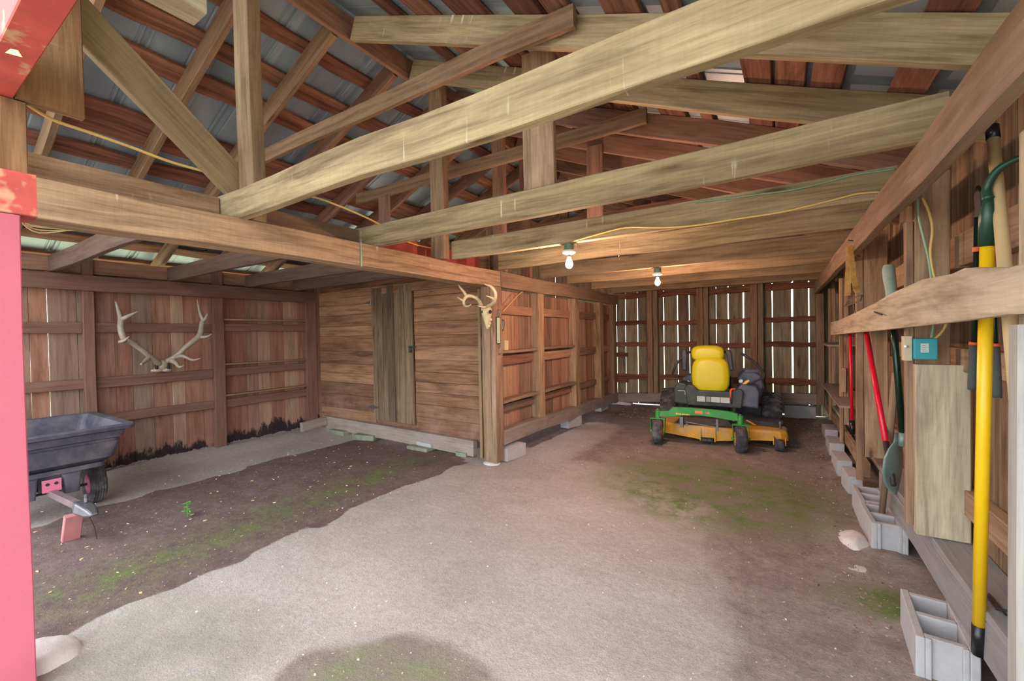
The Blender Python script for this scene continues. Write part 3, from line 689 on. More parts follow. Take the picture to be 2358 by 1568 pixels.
# tapering tool rail on the right wall
def rail():
    pts = [(1.5, 1.526, 1.655), (1.67, 1.528, 1.652), (1.98, 1.518, 1.69), (2.1, 1.514, 1.684), (2.46, 1.504, 1.70), (3.0, 1.49, 1.685), (3.6, 1.475, 1.65), (3.97, 1.468, 1.635), (4.8, 1.45, 1.60), (5.6, 1.43, 1.575), (6.26, 1.418, 1.567)]
    b = MB(); rr = .3; L = 0
    for i in range(len(pts)-1):
        (y0, a0, c0), (y1, a1, c1) = pts[i], pts[i+1]; X0, X1 = .52, .548
        vs = [(X0, y0, a0), (X1, y0, a0), (X1, y0, c0), (X0, y0, c0), (X0, y1, a1), (X1, y1, a1), (X1, y1, c1), (X0, y1, c1)]
        fs = [(0, 1, 5, 4), (1, 2, 6, 5), (2, 3, 7, 6), (3, 0, 4, 7)]
        uv = [[(y0, 0), (y0, .03), (y1, .03), (y1, 0)], [(y0, .03), (y0, .2), (y1, .2), (y1, .03)], [(y0, .2), (y0, .23), (y1, .23), (y1, .2)], [(y0, .2-(.2-c0+a0)), (y0, a0-1.2), (y1, a1-1.2), (y1, c1-1.2)]]
        uv[3] = [(y0, c0-1.2), (y0, a0-1.2), (y1, a1-1.2), (y1, c1-1.2)]
        if i == 0: fs.append((3, 2, 1, 0)); uv.append([(0, 0), (0, .03), (.15, .03), (.15, 0)])
        if i == len(pts)-2: fs.append((4, 5, 6, 7)); uv.append([(0, 0), (.03, 0), (.03, .15), (0, .15)])
        b.add(vs, fs, uv, rr)
    tg = thing('tool_rail', 'long pale weathered rail on the right wall holding the tools upright', 'board', (.53, 3.5, 1.5))
    b.build('board', 'paleboard', tg)
    MB().tube([(.521, 3.55, 1.60), (.505, 3.35, 1.585), (.50, 3.18, 1.57)], .004, 6).build('bent_nail', 'darkiron', tg)
rail()

# ================================================================== CONCRETE BLOCKS
def block(cx_, cy_, z0, lx, ly, lz, label, mat='concrete', cores=True, rz=0, tilt=0, axis='z', name='concrete_block', group=None):
    """two-core block, long side along local y; cores open upward"""
    b = MB(); hx, hy = lx/2, ly/2
    if cores:
        wt = .03; xs = (-hx, -hx+wt, hx-wt, hx); ys = (-hy+.012, -hy+.04, -.016, .016, hy-.04, hy-.012)
        # walls as closed boxes welded edge to edge
        def bx(x0, x1, y0, y1):
            b.add([(x0, y0, 0), (x1, y0, 0), (x1, y1, 0), (x0, y1, 0), (x0, y0, lz), (x1, y0, lz), (x1, y1, lz), (x0, y1, lz)],
                  [(3, 2, 1, 0), (4, 5, 6, 7), (0, 1, 5, 4), (1, 2, 6, 5), (2, 3, 7, 6), (3, 0, 4, 7)])
        bx(-hx, -hx+wt, -hy, hy); bx(hx-wt, hx, -hy, hy)
        for (a, c) in ((-hy+.014, -hy+.042), (-.016, .016), (hy-.042, hy-.014)): bx(-hx+wt, hx-wt, a, c)
        bx(-hx+wt, -hx+wt+.02, -hy, -hy+.014); bx(hx-wt-.02, hx-wt, -hy, -hy+.014)
    else:
        b.add([(-hx, -hy, 0), (hx, -hy, 0), (hx, hy, 0), (-hx, hy, 0), (-hx, -hy, lz), (hx, -hy, lz), (hx, hy, lz), (-hx, hy, lz)],
              [(3, 2, 1, 0), (4, 5, 6, 7), (0, 1, 5, 4), (1, 2, 6, 5), (2, 3, 7, 6), (3, 0, 4, 7)])
    o = b.build(name, mat, bevel=.004, label=label, cat='concrete block', group=group)
    o.location = (cx_, cy_, z0); o.rotation_euler = (tilt if axis == 'x' else 0, tilt if axis == 'y' else 0, rz); return o
block(.585, 2.575, .0, .19, .40, .197, 'large grey concrete block in the right foreground with two open cores, under the yellow pole', rz=-.06)
block(.60, 3.83, .0, .185, .40, .197, 'grey concrete block with open cores on the right, holding the foot of a wooden stick', rz=.03)
block(.60, 4.245, .0, .185, .40, .197, 'grey concrete block right behind the one holding the wooden stick', rz=.02)
block(.55, 4.86, .0, .10, .34, .19, 'thin grey concrete block standing at the foot of the right wall, past the wide post', cores=False, rz=.05)
block(.54, 5.50, .0, .12, .40, .17, 'grey concrete block farther along the right wall, before the low shelf', cores=False, rz=.04)
block(.56, 6.35, .0, .14, .40, .15, 'grey concrete block along the right wall below the low shelf', cores=False, rz=.02)
block(.58, 7.2, .0, .14, .40, .14, 'small concrete block at the far end of the right wall', cores=False, rz=.02)
block(-2.735, 4.28, .0, .13, .36, .15, 'grey concrete block just right of the corner post under the partition', cores=False, rz=-.12)
block(-2.82, 6.17, .0, .16, .36, .16, 'grey concrete block under the partition sill, halfway to the back wall', cores=False, rz=-.2)
block(-2.82, 7.55, .04, .12, .38, .11, 'dark concrete block under the partition sill near the back corner', cores=False)
block(-2.68, 8.31, .02, .40, .16, .075, 'low concrete block under the back sill in the left corner', cores=False)
block(.28, 8.30, .045, .42, .16, .20, 'grey concrete block under the back sill in the right corner', cores=False)
block(-5.72, 4.03, .0, .34, .16, .07, 'greenish concrete block under the cabin sill, nearest the left wall', 'mossblock', cores=False)
block(-5.10, 4.02, .0, .36, .18, .075, 'green-edged concrete slab under the cabin sill, left of the door', 'mossblock', cores=False, rz=.25)
block(-3.99, 4.03, .0, .36, .22, .045, 'mossy concrete paver on the ground below the right edge of the cabin door', 'mossblock', cores=False)
block(-3.93, 4.07, .046, .155, .29, .05, 'small pale hollow block lying on the mossy paver under the cabin sill', rz=pi/2-.1, cores=True) 
block(-3.31, 4.06, .0, .16, .14, .05, 'mossy concrete block under the cabin sill next to the corner post', 'mossblock', cores=False)

def stone(name, c, r, label, mat='rock', seed=1, cat='stone'):
    b = MB(); b.ball((0, 0, 0), 1, 1, 1, n=22, m=14)
    b.v = [(lambda p: tuple(Vector((p[0]*r[0], p[1]*r[1], p[2]*r[2]))*(1+.22*noise.noise(Vector(p)*1.4+Vector((seed*3, 0, 0)))+.06*noise.noise(Vector(p)*5+Vector((seed, 0, 0))))))(p) for p in b.v]
    o = b.build(name, mat, smooth=True, label=label, cat=cat); o.location = c; return o
stone('stone', (-2.98, .44, -.01), (.17, .14, .075), 'big pale stone at the foot of the red post', seed=2).rotation_euler = (0, 0, .5)
stone('mortar_lump', (.43, 3.72, -.005), (.09, .16, .07), 'pale lump of old mortar on the ground beside the block with the stick', seed=5, cat='mortar')
stone('footing_stone', (-2.83, 3.97, -.005), (.11, .09, .030), 'small pale footing stone under the corner post', seed=8)

# ================================================================== ZERO-TURN MOWER
A0 = radians(3); MO = Vector((-.9, 5.8, .0)); MX = Matrix.Translation(MO) @ Matrix.Rotation(A0, 4, 'Z')
mw = thing('riding_mower', 'green and yellow zero-turn riding mower facing out from the back wall', 'riding mower', MO)
mw.rotation_euler = (0, 0, A0)
def mb(b, name, mat, parent=mw, **k): b.xf(MX); return b.build(name, mat, parent, **k)
def rbox(b, x0, x1, y0, y1, z0, z1): 
    b.add([(x0, y0, z0), (x1, y0, z0), (x1, y1, z0), (x0, y1, z0), (x0, y0, z1), (x1, y0, z1), (x1, y1, z1), (x0, y1, z1)],
          [(3, 2, 1, 0), (4, 5, 6, 7), (0, 1, 5, 4), (1, 2, 6, 5), (2, 3, 7, 6), (3, 0, 4, 7)]); return b
def tyre_prof(R, w, r0):
    return [(-w*.42, r0), (-w*.5, r0+(R-r0)*.35), (-w*.5, R*.86), (-w*.40, R*.96), (-w*.25, R), (w*.25, R), (w*.40, R*.96), (w*.5, R*.86), (w*.5, r0+(R-r0)*.35), (w*.42, r0)]
# front casters
for u in (-.475, .495):
    zc = .165; ang = Vector((cos(.12), sin(.12), 0))
    c = Vector((u, -.02, zc))
    b = MB().lathe(c, ang, tyre_prof(.165, .13, .085), 40)
    for k in (-.03, -.012, .012, .03): b.lathe(c, ang, [(k-.004, .160), (k-.004, .1665), (k+.004, .1665), (k+.004, .160)], 40)
    w_ = mb(b, 'caster_wheel', 'tyre', smooth=True)
    b = MB().lathe(c, ang, [(-.066, .03), (-.064, .082), (.064, .082), (.058, .06), (.066, .045), (.078, .024), (.080, .01)], 28)
    mb(b, 'hub', 'hubyellow', w_, smooth=True)
    f = MB()
    for s in (-1, 1):
        p = c+ang*(s*.088)
        f.prism([p+Vector((0, -.022, -.02)), p+Vector((0, .022, -.02)), p+Vector((0, .035, .17)), p+Vector((0, -.035, .17))], ang*.008)
        f.lathe(p, ang, [(-.012, .018), (.02, .018)], 12)
    f.prism([c+ang*-.09+Vector((0, -.035, .165)), c+ang*.098+Vector((0, -.035, .165)), c+ang*.098+Vector((0, -.035, .18)), c+ang*-.09+Vector((0, -.035, .18))], (0, .07, 0))
    fk = mb(f, 'caster_fork', 'jdgreen', bevel=.003)
    b = MB().lathe((u, .0, .345), (0, 0, 1), [(0, .036), (.10, .036), (.104, .03)], 20); mb(b, 'caster_hub', 'jdgreen', smooth=False)
    b = MB().lathe((u, .0, .449), (0, 0, 1), [(0, .024), (.012, .022), (.016, .01)], 16); mb(b, 'grease_cap', 'steel', smooth=True)
# green front cross beam (arched)
b = MB(); top = [(-.45, .435), (-.34, .445), (-.28, .50), (-.1, .505), (.15, .50), (.36, .49), (.47, .47)]; bot = [(.47, .38), (.36, .385), (.25, .40), (.05, .415), (-.15, .40), (-.28, .375), (-.35, .365), (-.45, .365)]
b.prism([(x, -.03, z) for x, z in bot+top], (0, .06, 0)); mb(b, 'front_axle_beam', 'jdgreen', bevel=.006)
b = MB(); rbox(b, -.015, .075, -.0335, -.031, .44, .475); dl = mb(b, 'warning_label', 'labelorange')
# leaping-animal badge and model lettering as small raised marks on the beam
b = MB(); b.prism([(x+.135, -.033, z+.447) for x, z in ((-.03, 0), (-.012, .004), (.005, .0), (.03, -.004), (.02, .006), (.012, .012), (.016, .022), (.008, .024), (.002, .014), (-.014, .012), (-.024, .018), (-.022, .008))], (0, .002, 0)); mb(b, 'deer_badge', 'labelorange')
b = MB(); xx = -.245
for w_, h_ in ((.022, .024), (.012, .018), (.018, .02), (.01, .016), (.016, .018), (.008, .02), (.014, .016), (.02, .018), (.012, .016)):
    b.prism([(xx, -.031, .408), (xx+w_*.8, -.031, .408), (xx+w_*.8+.005, -.031, .408+h_), (xx+.005, -.031, .408+h_)], (0, -.001, 0)); xx += w_+.004
mb(b, 'yellow_lettering', 'labelyellow')
for x, z in ((-.06, .452), (.28, .44)): 
    b = MB().lathe((x, -.031, z), (0, -1, 0), [(0, .008), (.006, .008), (.008, .004)], 10); mb(b, 'bolt', 'steel')
# side rails from beam to body
for u in (-.30, .42):
    b = MB().tube([(u, .02, .40), (u*.9+.01, .5, .34), (u*.9+.01, 1.5, .36)], .035, 8); mb(b, 'frame_rail', 'jdgreen')
# deck
b = MB()
out = [(-.56, .42), (-.50, .30), (-.30, .25), (.0, .22), (.11, .20), (.24, .22), (.55, .28), (.93, .30), (1.0, .36), (1.02, .62), (.96, .82), (.6, .95), (.0, .98), (-.45, .90), (-.60, .70)]
def ring(pts, z, sc=1.0, c=(.2, .6)): return [Vector((c[0]+(x-c[0])*sc, c[1]+(y-c[1])*sc, z)) for x, y in pts]
low = [.10, .095, .09, .065, .05, .065, .095, .12, .12, .12, .12, .1, .1, .1, .1]
r0 = [Vector((x*1.005, y, low[i])) for i, (x, y) in enumerate(out)]
rings = [r0, ring(out, .20), ring(out, .222, .985), ring(out, .232, .95), ring(out, .236, .6), ring(out, .25, .3)]
b.loft(rings)
dk = mb(b, 'mower_deck', 'jdyellow', bevel=.004)
b = MB(); b.tube([Vector((x*1.006, y-.004 if y < .6 else y, low[i])) for i, (x, y) in enumerate(out+[out[0]]) for i in [i % 15]], .008, 6, cap=False); mb(b, 'deck_rim', 'hubyellow', dk)
for u in (.025, .20): mb(MB().prism([(u-.006, .16, .05), (u-.006, .24, .05), (u-.006, .24, .21), (u-.006, .20, .21)], (.012, 0, 0)), 'roller_bracket', 'jdyellow', dk)
b = MB().lathe((.03, .19, .06), (1, 0, 0), [(0, .012), (.005, .032), (.08, .034), (.088, .028), (.096, .034), (.16, .032), (.165, .012)], 20); mb(b, 'deck_roller', 'blackplastic', dk, smooth=True)
b = MB().lathe((.86, .24, .075), (1, 0, 0), [(0, .02), (.004, .068), (.05, .072), (.095, .068), (.10, .02)], 26)
mb(b, 'gauge_wheel', 'tyre', dk, smooth=True)
for x in (.845, .968): mb(MB().prism([(x, .2, .08), (x, .28, .08), (x, .30, .17), (x, .22, .17)], (.008, 0, 0)), 'wheel_bracket', 'jdyellow', dk)
b = MB(); b.tube([(.93, .42, .23), (.93, .42, .30), (.95, .40, .32)], .012, 8); b.lathe((.93, .42, .30), (0, 0, 1), [(0, .02), (.03, .02)], 10); mb(b, 'pivot_pin', 'steel', dk)
b = MB()  # black discharge chute lid on the deck
rg = [[Vector((x, y, z)) for x, y, z in ((.45, .55, .24), (.95, .50, .245), (1.0, .9, .25), (.5, .95, .25))], [Vector((x, y, z)) for x, y, z in ((.50, .60, .30), (.86, .56, .285), (.93, .86, .29), (.55, .9, .32))]]
b.loft(rg); mb(b, 'discharge_chute', 'blackplastic', bevel=.01)
b = MB().tube([(.56, .50, .30), (.60, .46, .285), (.66, .48, .25)], .009, 6); mb(b, 'chute_strap', 'hubyellow')
# lift link under the beam
b = MB(); b.tube([(-.14, .08, .30), (.22, .08, .26)], .010, 8); rbox(b, -.21, -.165, .04, .10, .23, .37); rbox(b, .22, .25, .04, .1, .22, .37); b.lathe((-.12, .05, .27), (0, -1, 0), [(0, .02), (.02, .02)], 10); mb(b, 'deck_lift_link', 'steel', bevel=.002)
b = MB(); b.loft([[Vector(p) for p in ((-.28, .22, .25), (.42, .22, .25), (.42, .8, .25), (-.28, .8, .25))], [Vector(p) for p in ((-.20, .30, .33), (.34, .30, .33), (.34, .8, .36), (-.2, .8, .36))]]); mb(b, 'belt_cover', 'blackplastic', bevel=.01)
# footplate / front panel under seat
b = MB(); P = [(-.175, .44), (.50, .44), (.53, .66), (.50, .70), (.40, .69), (.36, .66), (-.03, .66), (-.09, .72), (-.165, .735), (-.215, .69)]
b.prism([(x, .56, z) for x, z in P], (0, .35, 0)); mb(b, 'under_seat_panel', 'bodyplastic', bevel=.015)
b = MB(); rbox(b, -.06, .37, .546, .553, .50, .585); pl_ = mb(b, 'label_strip', 'bodyplastic')
for i, (x0, x1, mt) in enumerate(((-.045, .055, 'label'), (.07, .125, 'labelgrey'), (.135, .24, 'label'), (.25, .36, 'label'))):
    b = MB(); rbox(b, x0, x1, .543, .546, .508, .58); lb_ = mb(b, 'label', mt, pl_)
    b = MB()
    for k in range(5):
        if mt == 'label': rbox(b, x0+.008, x1-.008-(.02 if k % 2 else 0), .5415, .543, .518+k*.012, .521+k*.012)
    if mt == 'label': mb(b, 'print_lines', 'labelgrey', lb_)
# fenders
for s, (x0, x1) in ((1, (.44, .70)), (-1, (-.36, -.17))):
    b = MB(); P = [(x0, .46), (x1, .44), (x1+.02*s*0+.01, .66), (x1-.02, .74), (x0+.06, .76), (x0, .68)]
    b.prism([(x, .62 if s > 0 else .60, z) for x, z in P], (0, .55, 0)); mb(b, 'fender', 'bluegrey' if s > 0 else 'bodyplastic', bevel=.02)
b = MB(); P = [(.50, .55), (.74, .55), (.78, .70), (.74, .86), (.66, .93), (.50, .92), (.44, .80)]
b.prism([(x, .95, z) for x, z in P], (0, .5, 0)); mb(b, 'fuel_tank', 'bluegrey', bevel=.03)
b = MB(); b.loft([[Vector(p) for p in ((.53, .9, .90), (.72, .9, .90), (.72, 1.1, .92), (.53, 1.1, .92))], [Vector(p) for p in ((.55, .92, .945), (.70, .92, .94), (.68, 1.1, .96), (.55, 1.1, .96))]]); mb(b, 'tank_lid', 'bluegrey', bevel=.01)
b = MB(); b.lathe((.50, .72, .78), (-.2, -.6, .5), [(0, .028), (.03, .028), (.035, .02)], 14); mb(b, 'fuel_cap', 'label', smooth=True)
b = MB(); P = [(-.36, .60), (-.17, .60), (-.12, .70), (-.10, .86), (-.2, .84), (-.34, .74)]
b.prism([(x, .95, z) for x, z in P], (0, .4, 0)); mb(b, 'side_console', 'bluegrey', bevel=.02)
for x in (-.27, -.2): 
    b = MB().lathe((x, .94, .735), (0, -1, .3), [(0, .02), (.02, .02), (.03, .012)], 12); mb(b, 'control_knob', 'label', smooth=True)
b = MB(); rbox(b, -.02, .36, 1.35, 1.65, .50, .80); mb(b, 'engine_cover', 'blackplastic', bevel=.03)
# seat : headrest roll, backrest shell, cushion
def sq(cx_, cz, hw_, hh, y, n=22, p=3.2, bul=0):
    out_ = []
    for k in range(n):
        a = 2*pi*k/n; ca, sa = cos(a), sin(a)
        out_.append(Vector((cx_+hw_*(abs(ca)**(2/p))*(1 if ca > 0 else -1), y, cz+hh*(abs(sa)**(2/p))*(1 if sa > 0 else -1))))
    return out_
b = MB(); b.loft([sq(.115, .865, .19, .21, .80), sq(.115, .865, .225, .245, .76), sq(.118, .865, .243, .262, .70), sq(.118, .865, .243, .262, .66), sq(.116, .865, .225, .245, .625), sq(.115, .865, .16, .18, .61), sq(.115, .865, .06, .08, .605)])
st = mb(b, 'seat', 'yellowvinyl', smooth=True)
b = MB(); b.loft([sq(.08, 1.175, .16, .07, .88), sq(.08, 1.175, .205, .105, .83), sq(.08, 1.175, .215, .112, .76), sq(.08, 1.17, .213, .112, .70), sq(.085, 1.165, .205, .10, .66), sq(.09, 1.16, .15, .07, .645)]); mb(b, 'backrest', 'yellowvinyl', smooth=True)
b = MB(); b.loft([sq(.10, .94, .19, .24, .80), sq(.10, .94, .19, .24, .92)]); mb(b, 'seat_back_shell', 'blackplastic', smooth=True)
for x in (-.22, .375):
    b = MB(); P = [(x-.035, .93), (x+.03, .92), (x+.035, 1.19), (x+.02, 1.225), (x-.03, 1.225), (x-.04, 1.19)]
    if x > 0: P = [(x-.015, .94), (x+.035, .94), (x+.01, 1.19), (x-.01, 1.225), (x-.05, 1.225), (x-.06, 1.19)]
    b.prism([(q, .66, z) for q, z in P], (0, .07, 0)); ar = mb(b, 'armrest', 'blackplastic', bevel=.015)
    b = MB().tube([(x, .72, 1.17), (x*.6+.04, .78, 1.20)], .018, 8); mb(b, 'armrest_pivot', 'blackplastic', ar)
# steering levers
b = MB().tube([(-.19, .74, 1.165), (-.26, .72, 1.11), (-.345, .72, 1.0), (-.395, .73, .87), (-.37, .74, .825), (-.28, .78, .79), (-.22, .80, .72)], [.016, .017, .017, .016, .013, .012, .012], 10); mb(b, 'steering_lever', 'blackplastic', smooth=True)
b = MB().tube([(.50, .72, 1.175), (.58, .71, 1.12), (.68, .72, 1.03), (.775, .73, .90), (.765, .74, .85), (.70, .78, .81), (.62, .80, .76), (.57, .82, .68)], [.018, .017, .017, .016, .013, .012, .012, .012], 10); mb(b, 'steering_lever', 'blackplastic', smooth=True)
b = MB(); b.prism([(.46, .70, .70), (.49, .70, .69), (.60, .70, .80), (.585, .70, .82), (.55, .70, .80)], (0, .02, 0)); mb(b, 'height_handle', 'deadleaf', bevel=.004)
b = MB().tube([(.43, .55, .70), (.385, .54, .70), (.375, .53, .68), (.375, .53, .57)], .013, 8); pb = mb(b, 'brake_lever', 'deckorange', smooth=True)
b = MB().tube([(.375, .53, .57), (.375, .53, .50)], .009, 8); mb(b, 'lever_stem', 'blackplastic', pb)
b = MB().tube([(-.30, .58, .64), (-.205, .56, .645), (-.20, .55, .59)], .006, 6); mb(b, 'linkage_rod', 'label')
# rear wheels
for x, s in ((-.52, -1), (.87, 1)):
    c = Vector((x, 1.32, .285)); b = MB().lathe(c, (1, 0, 0), tyre_prof(.285, .24, .15), 44)
    for k in range(26):
        a = 2*pi*k/26
        for sd in (-1, 1):
            a2 = a+(.06 if sd > 0 else 0); q = [Vector((sd*.012, cos(a2)*.283, sin(a2)*.283)), Vector((sd*.012, cos(a2+.1)*.283, sin(a2+.1)*.283)), Vector((sd*.115, cos(a2+.24)*.272, sin(a2+.24)*.272)), Vector((sd*.115, cos(a2+.14)*.272, sin(a2+.14)*.272))]
            o_ = [p*1 for p in q]; nrm = Vector((0, cos(a2+.12), sin(a2+.12)))*.016
            b.prism([c+p for p in o_], nrm)
    w_ = mb(b, 'rear_wheel', 'tyre'); b = MB().lathe(c, (1, 0, 0), [(-.115, .03), (-.112, .14), (.112, .14), (.105, .11), (.12, .05), (.125, .03)], 28); mb(b, 'rim', 'hubyellow', w_, smooth=True)
b = MB(); rbox(b, -.40, .75, 1.25, 1.40, .22, .36); mb(b, 'rear_axle', 'blackplastic', bevel=.01)

# ================================================================== DUMP CART
ct = thing('dump_cart', 'charcoal plastic garden dump cart with tow bar at the left wall, behind the red post', 'garden cart', (-5.5, .87, 0))
def rrect(x0, x1, y0, y1, z0f, r=.05, n=4, zr=None):
    pts = []
    for cx_, cy_, a0 in ((x1-r, y1-r, 0), (x0+r, y1-r, 90), (x0+r, y0+r, 180), (x1-r, y0+r, 270)):
        for k in range(n+1):
            a = radians(a0+90*k/n); pts.append(Vector((cx_+r*cos(a), cy_+r*sin(a), z0f)))
    return pts
b = MB(); b.loft([rrect(-6.0, -5.13, .50, 1.24, .43, .07), rrect(-6.03, -5.06, .47, 1.27, .47, .06), rrect(-6.07, -5.03, .44, 1.30, .61, .05), rrect(-6.06, -5.045, .45, 1.29, .615, .05), rrect(-6.06, -5.045, .45, 1.29, .635, .05), rrect(-6.09, -5.01, .42, 1.32, .645, .05), rrect(-6.10, -5.0, .41, 1.33, .70, .05),
                rrect(-6.14, -4.95, .36, 1.38, .715, .05), rrect(-6.15, -4.94, .35, 1.385, .745, .05), rrect(-6.14, -4.95, .36, 1.375, .757, .05),
                rrect(-6.08, -5.02, .42, 1.315, .752, .05), rrect(-6.06, -5.05, .44, 1.29, .70, .05), rrect(-6.0, -5.11, .50, 1.24, .47, .06)]); b.build('tub', 'cartpoly', ct)
b = MB(); b.loft([rrect(-5.98, -5.10, .53, 1.21, .39, .05), rrect(-5.98, -5.10, .53, 1.21, .428, .05)]); b.build('chassis_tray', 'cartpoly', ct)
for yy in (.735, .99):
    b = MB(); b.loft([rrect(-5.32, -5.08, yy-.045, yy+.045, .22, .02), rrect(-5.36, -5.06, yy-.06, yy+.06, .388, .02)]); b.build('chassis_leg', 'cartpoly', ct)
b = MB(); b.box(-5.36, -5.14, .80, .93, .26, .386); b.build('hitch_block', 'cartpoly', ct)
b = MB(); b.add([(-5.055, .81, .27), (-5.055, .92, .27), (-5.055, .92, .37), (-5.055, .81, .37), (-5.065, .81, .27), (-5.065, .92, .27), (-5.065, .92, .37), (-5.065, .81, .37)], [(0, 1, 2, 3), (7, 6, 5, 4), (0, 4, 5, 1), (1, 5, 6, 2), (2, 6, 7, 3), (3, 7, 4, 0)]); pp_ = b.build('hitch_plate', 'pinkmetal', ct)
for yy in (.84, .89): MB().lathe((-5.054, yy, .335), (1, 0, 0), [(0, .012), (.003, .012)], 12).build('bolt_hole', 'bonedark', pp_)
MB().beam((-5.10, .865, .255), (-4.52, .925, .235), .05, .05, (0, 0, 1)).build('tow_bar', 'tubered', ct)
b = MB(); b.loft([[Vector(p) for p in ((-4.60, .885, .215), (-4.60, .955, .215), (-4.60, .95, .265), (-4.60, .89, .265))], [Vector(p) for p in ((-4.50, .87, .20), (-4.50, .985, .20), (-4.50, .975, .275), (-4.50, .885, .275))], [Vector(p) for p in ((-4.36, .895, .195), (-4.36, .985, .195), (-4.36, .975, .255), (-4.36, .905, .255))], [Vector(p) for p in ((-4.30, .92, .20), (-4.30, .97, .20), (-4.30, .965, .225), (-4.30, .925, .225))]])
cpl = b.build('coupler', 'steel', ct, bevel=.012)
b = MB(); b.tube([(-4.47, .94, .275), (-4.47, .94, .30), (-4.50, .95, .315), (-4.53, .95, .31)], .012, 8); b.build('coupler_latch', 'steel', cpl)
for yy in (1.20, .53):
    c = Vector((-5.42, yy, .18)); b = MB().lathe(c, (0, 1, 0), tyre_prof(.18, .11, .09), 36)
    for k in (-.036, -.018, 0, .018, .036): b.lathe(c, (0, 1, 0), [(k-.005, .176), (k-.005, .1825), (k+.005, .1825), (k+.005, .176)], 36)
    w_ = b.build('cart_wheel', 'tyre', ct, smooth=True)
    MB().lathe(c, (0, 1, 0), [(-.052, .03), (-.050, .085), (.050, .085), (.052, .03)], 24).build('rim', 'pinkmetal', w_, smooth=True)
MB().tube([(-5.42, .47, .18), (-5.42, 1.26, .18)], .012, 8).build('axle', 'darkiron', ct)
b = MB(); b.beam((-4.555, .865, .0), (-4.50, .875, .195), .045, .10, (0, 1, 0)); b.build('prop_board', 'proppink', label='pinkish painted board propping up the cart coupler', cat='board')
MB().tube([(-4.36, .93, .195), (-4.35, .955, .10), (-4.35, .965, .012)], .003, 6).build('hitch_pin_wire', 'darkiron', ct)

# ================================================================== ANTLERS ON LEFT WALL
def ap(px, py, d=0.0):
    p = at(0, -6.37+d, px, py); return p
an = thing('elk_antlers', 'big grey elk antlers on a skull plate hung on the left wall', 'antlers', tuple(ap(372, 845)))
def path(pts, n=4):
    P_ = [Vector(p) for p in pts]; out_ = []
    for i in range(len(P_)-1):
        a = P_[max(i-1, 0)]; b_ = P_[i]; c_ = P_[i+1]; d_ = P_[min(i+2, len(P_)-1)]
        for k in range(n):
            t = k/n; out_.append(.5*((2*b_)+(-a+c_)*t+(2*a-5*b_+4*c_-d_)*t*t+(-a+3*b_-3*c_+d_)*t**3))
    out_.append(P_[-1]); return out_
def tine(b, pts, r, n=10, k=4):
    P_ = path(pts, k); m_ = len(P_); rr = []
    for i in range(m_):
        t = i/(m_-1)*(len(r)-1); j = min(int(t), len(r)-2); rr.append(r[j]+(r[j+1]-r[j])*(t-j))
    b.tube(P_, rr, n)
L_ = MB()
tine(L_, [ap(367, 838, .05), ap(352, 826, .10), ap(330, 808, .15), ap(302, 788, .18), ap(287, 780, .18), ap(280, 764, .17), ap(278, 748, .15), ap(279, 737, .13), ap(275, 722, .11), ap(267, 694, .08)], [.035, .032, .029, .030, .032, .032, .030, .030, .022, .012])
tine(L_, [ap(281, 735, .14), ap(295, 728, .19), ap(318, 717, .24)], [.026, .020, .004])
tine(L_, [ap(288, 784, .19), ap(277, 787, .28), ap(288, 783, .33), ap(298, 774, .36)], [.022, .020, .014, .003])
tine(L_, [ap(342, 824, .12), ap(333, 833, .17), ap(325, 839, .24)], [.025, .020, .012])
L_.build('antler', 'antler', an, smooth=True)
R_ = MB()
tine(R_, [ap(384, 832, .05), ap(400, 824, .10), ap(415, 812, .15), ap(433, 795, .18), ap(455, 778, .18), ap(462, 766, .17), ap(465, 745, .15), ap(468, 737, .13), ap(461, 722, .11), ap(454, 690, .08)], [.032, .032, .028, .029, .034, .032, .028, .025, .018, .005])
tine(R_, [ap(467, 740, .14), ap(474, 732, .18), ap(478, 722, .21)], [.022, .018, .008])
tine(R_, [ap(459, 775, .18), ap(474, 776, .24), ap(488, 769, .28)], [.026, .018, .003])
tine(R_, [ap(404, 822, .12), ap(422, 820, .22), ap(444, 829, .28), ap(463, 824, .33)], [.026, .020, .015, .003])
tine(R_, [ap(396, 830, .10), ap(405, 836, .16), ap(413, 845, .22), ap(424, 841, .27)], [.034, .024, .016, .003])
R_.build('antler', 'antler', an, smooth=True)
b = MB(); b.ball(ap(374, 840, .04), .04, .055, .06); b.ball(ap(361, 853, .04), .035, .06, .022); b.ball(ap(384, 852, .04), .035, .055, .022); b.ball(ap(373, 848, .03), .03, .08, .03)
b.build('skull_plate', 'oldbone', an, smooth=True)
for q_ in (360, 387): MB().ball(ap(q_, 844, .045), .03, .018, .05).build('burr', 'bonedark', an, smooth=True)

# ================================================================== DEER SKULL ON CORNER POST
def dp(px, py, d=0.0): return at(1, 3.915-d, px, py)
ds = thing('deer_skull', 'small pale deer skull with antlers hung on the corner post', 'deer skull', tuple(dp(1122, 720)))
sk = MB(); C_ = [dp(1118, 703, .07), dp(1120, 712, .08), dp(1121, 722, .09), dp(1121, 732, .08), dp(1122, 744, .07), dp(1123, 752, .06), dp(1123, 759, .05)]
wr_ = [.055, .066, .062, .045, .030, .024, .014]; dr_ = [.05, .065, .065, .045, .035, .028, .014]; rings = []
for c_, w_, d_ in zip(C_, wr_, dr_): rings.append([c_+Vector((w_*cos(2*pi*k/16), d_*sin(2*pi*k/16), 0)) for k in range(16)])
sk.loft(rings); sk.build('cranium', 'bone', ds, smooth=True, sub=1)
for (px, py) in ((1129, 718), (1112, 718)): MB().ball(dp(px, py, .14 if px > 1120 else .13), .018, .02, .022).build('eye_socket', 'bonedark', ds, smooth=True)
b = MB()
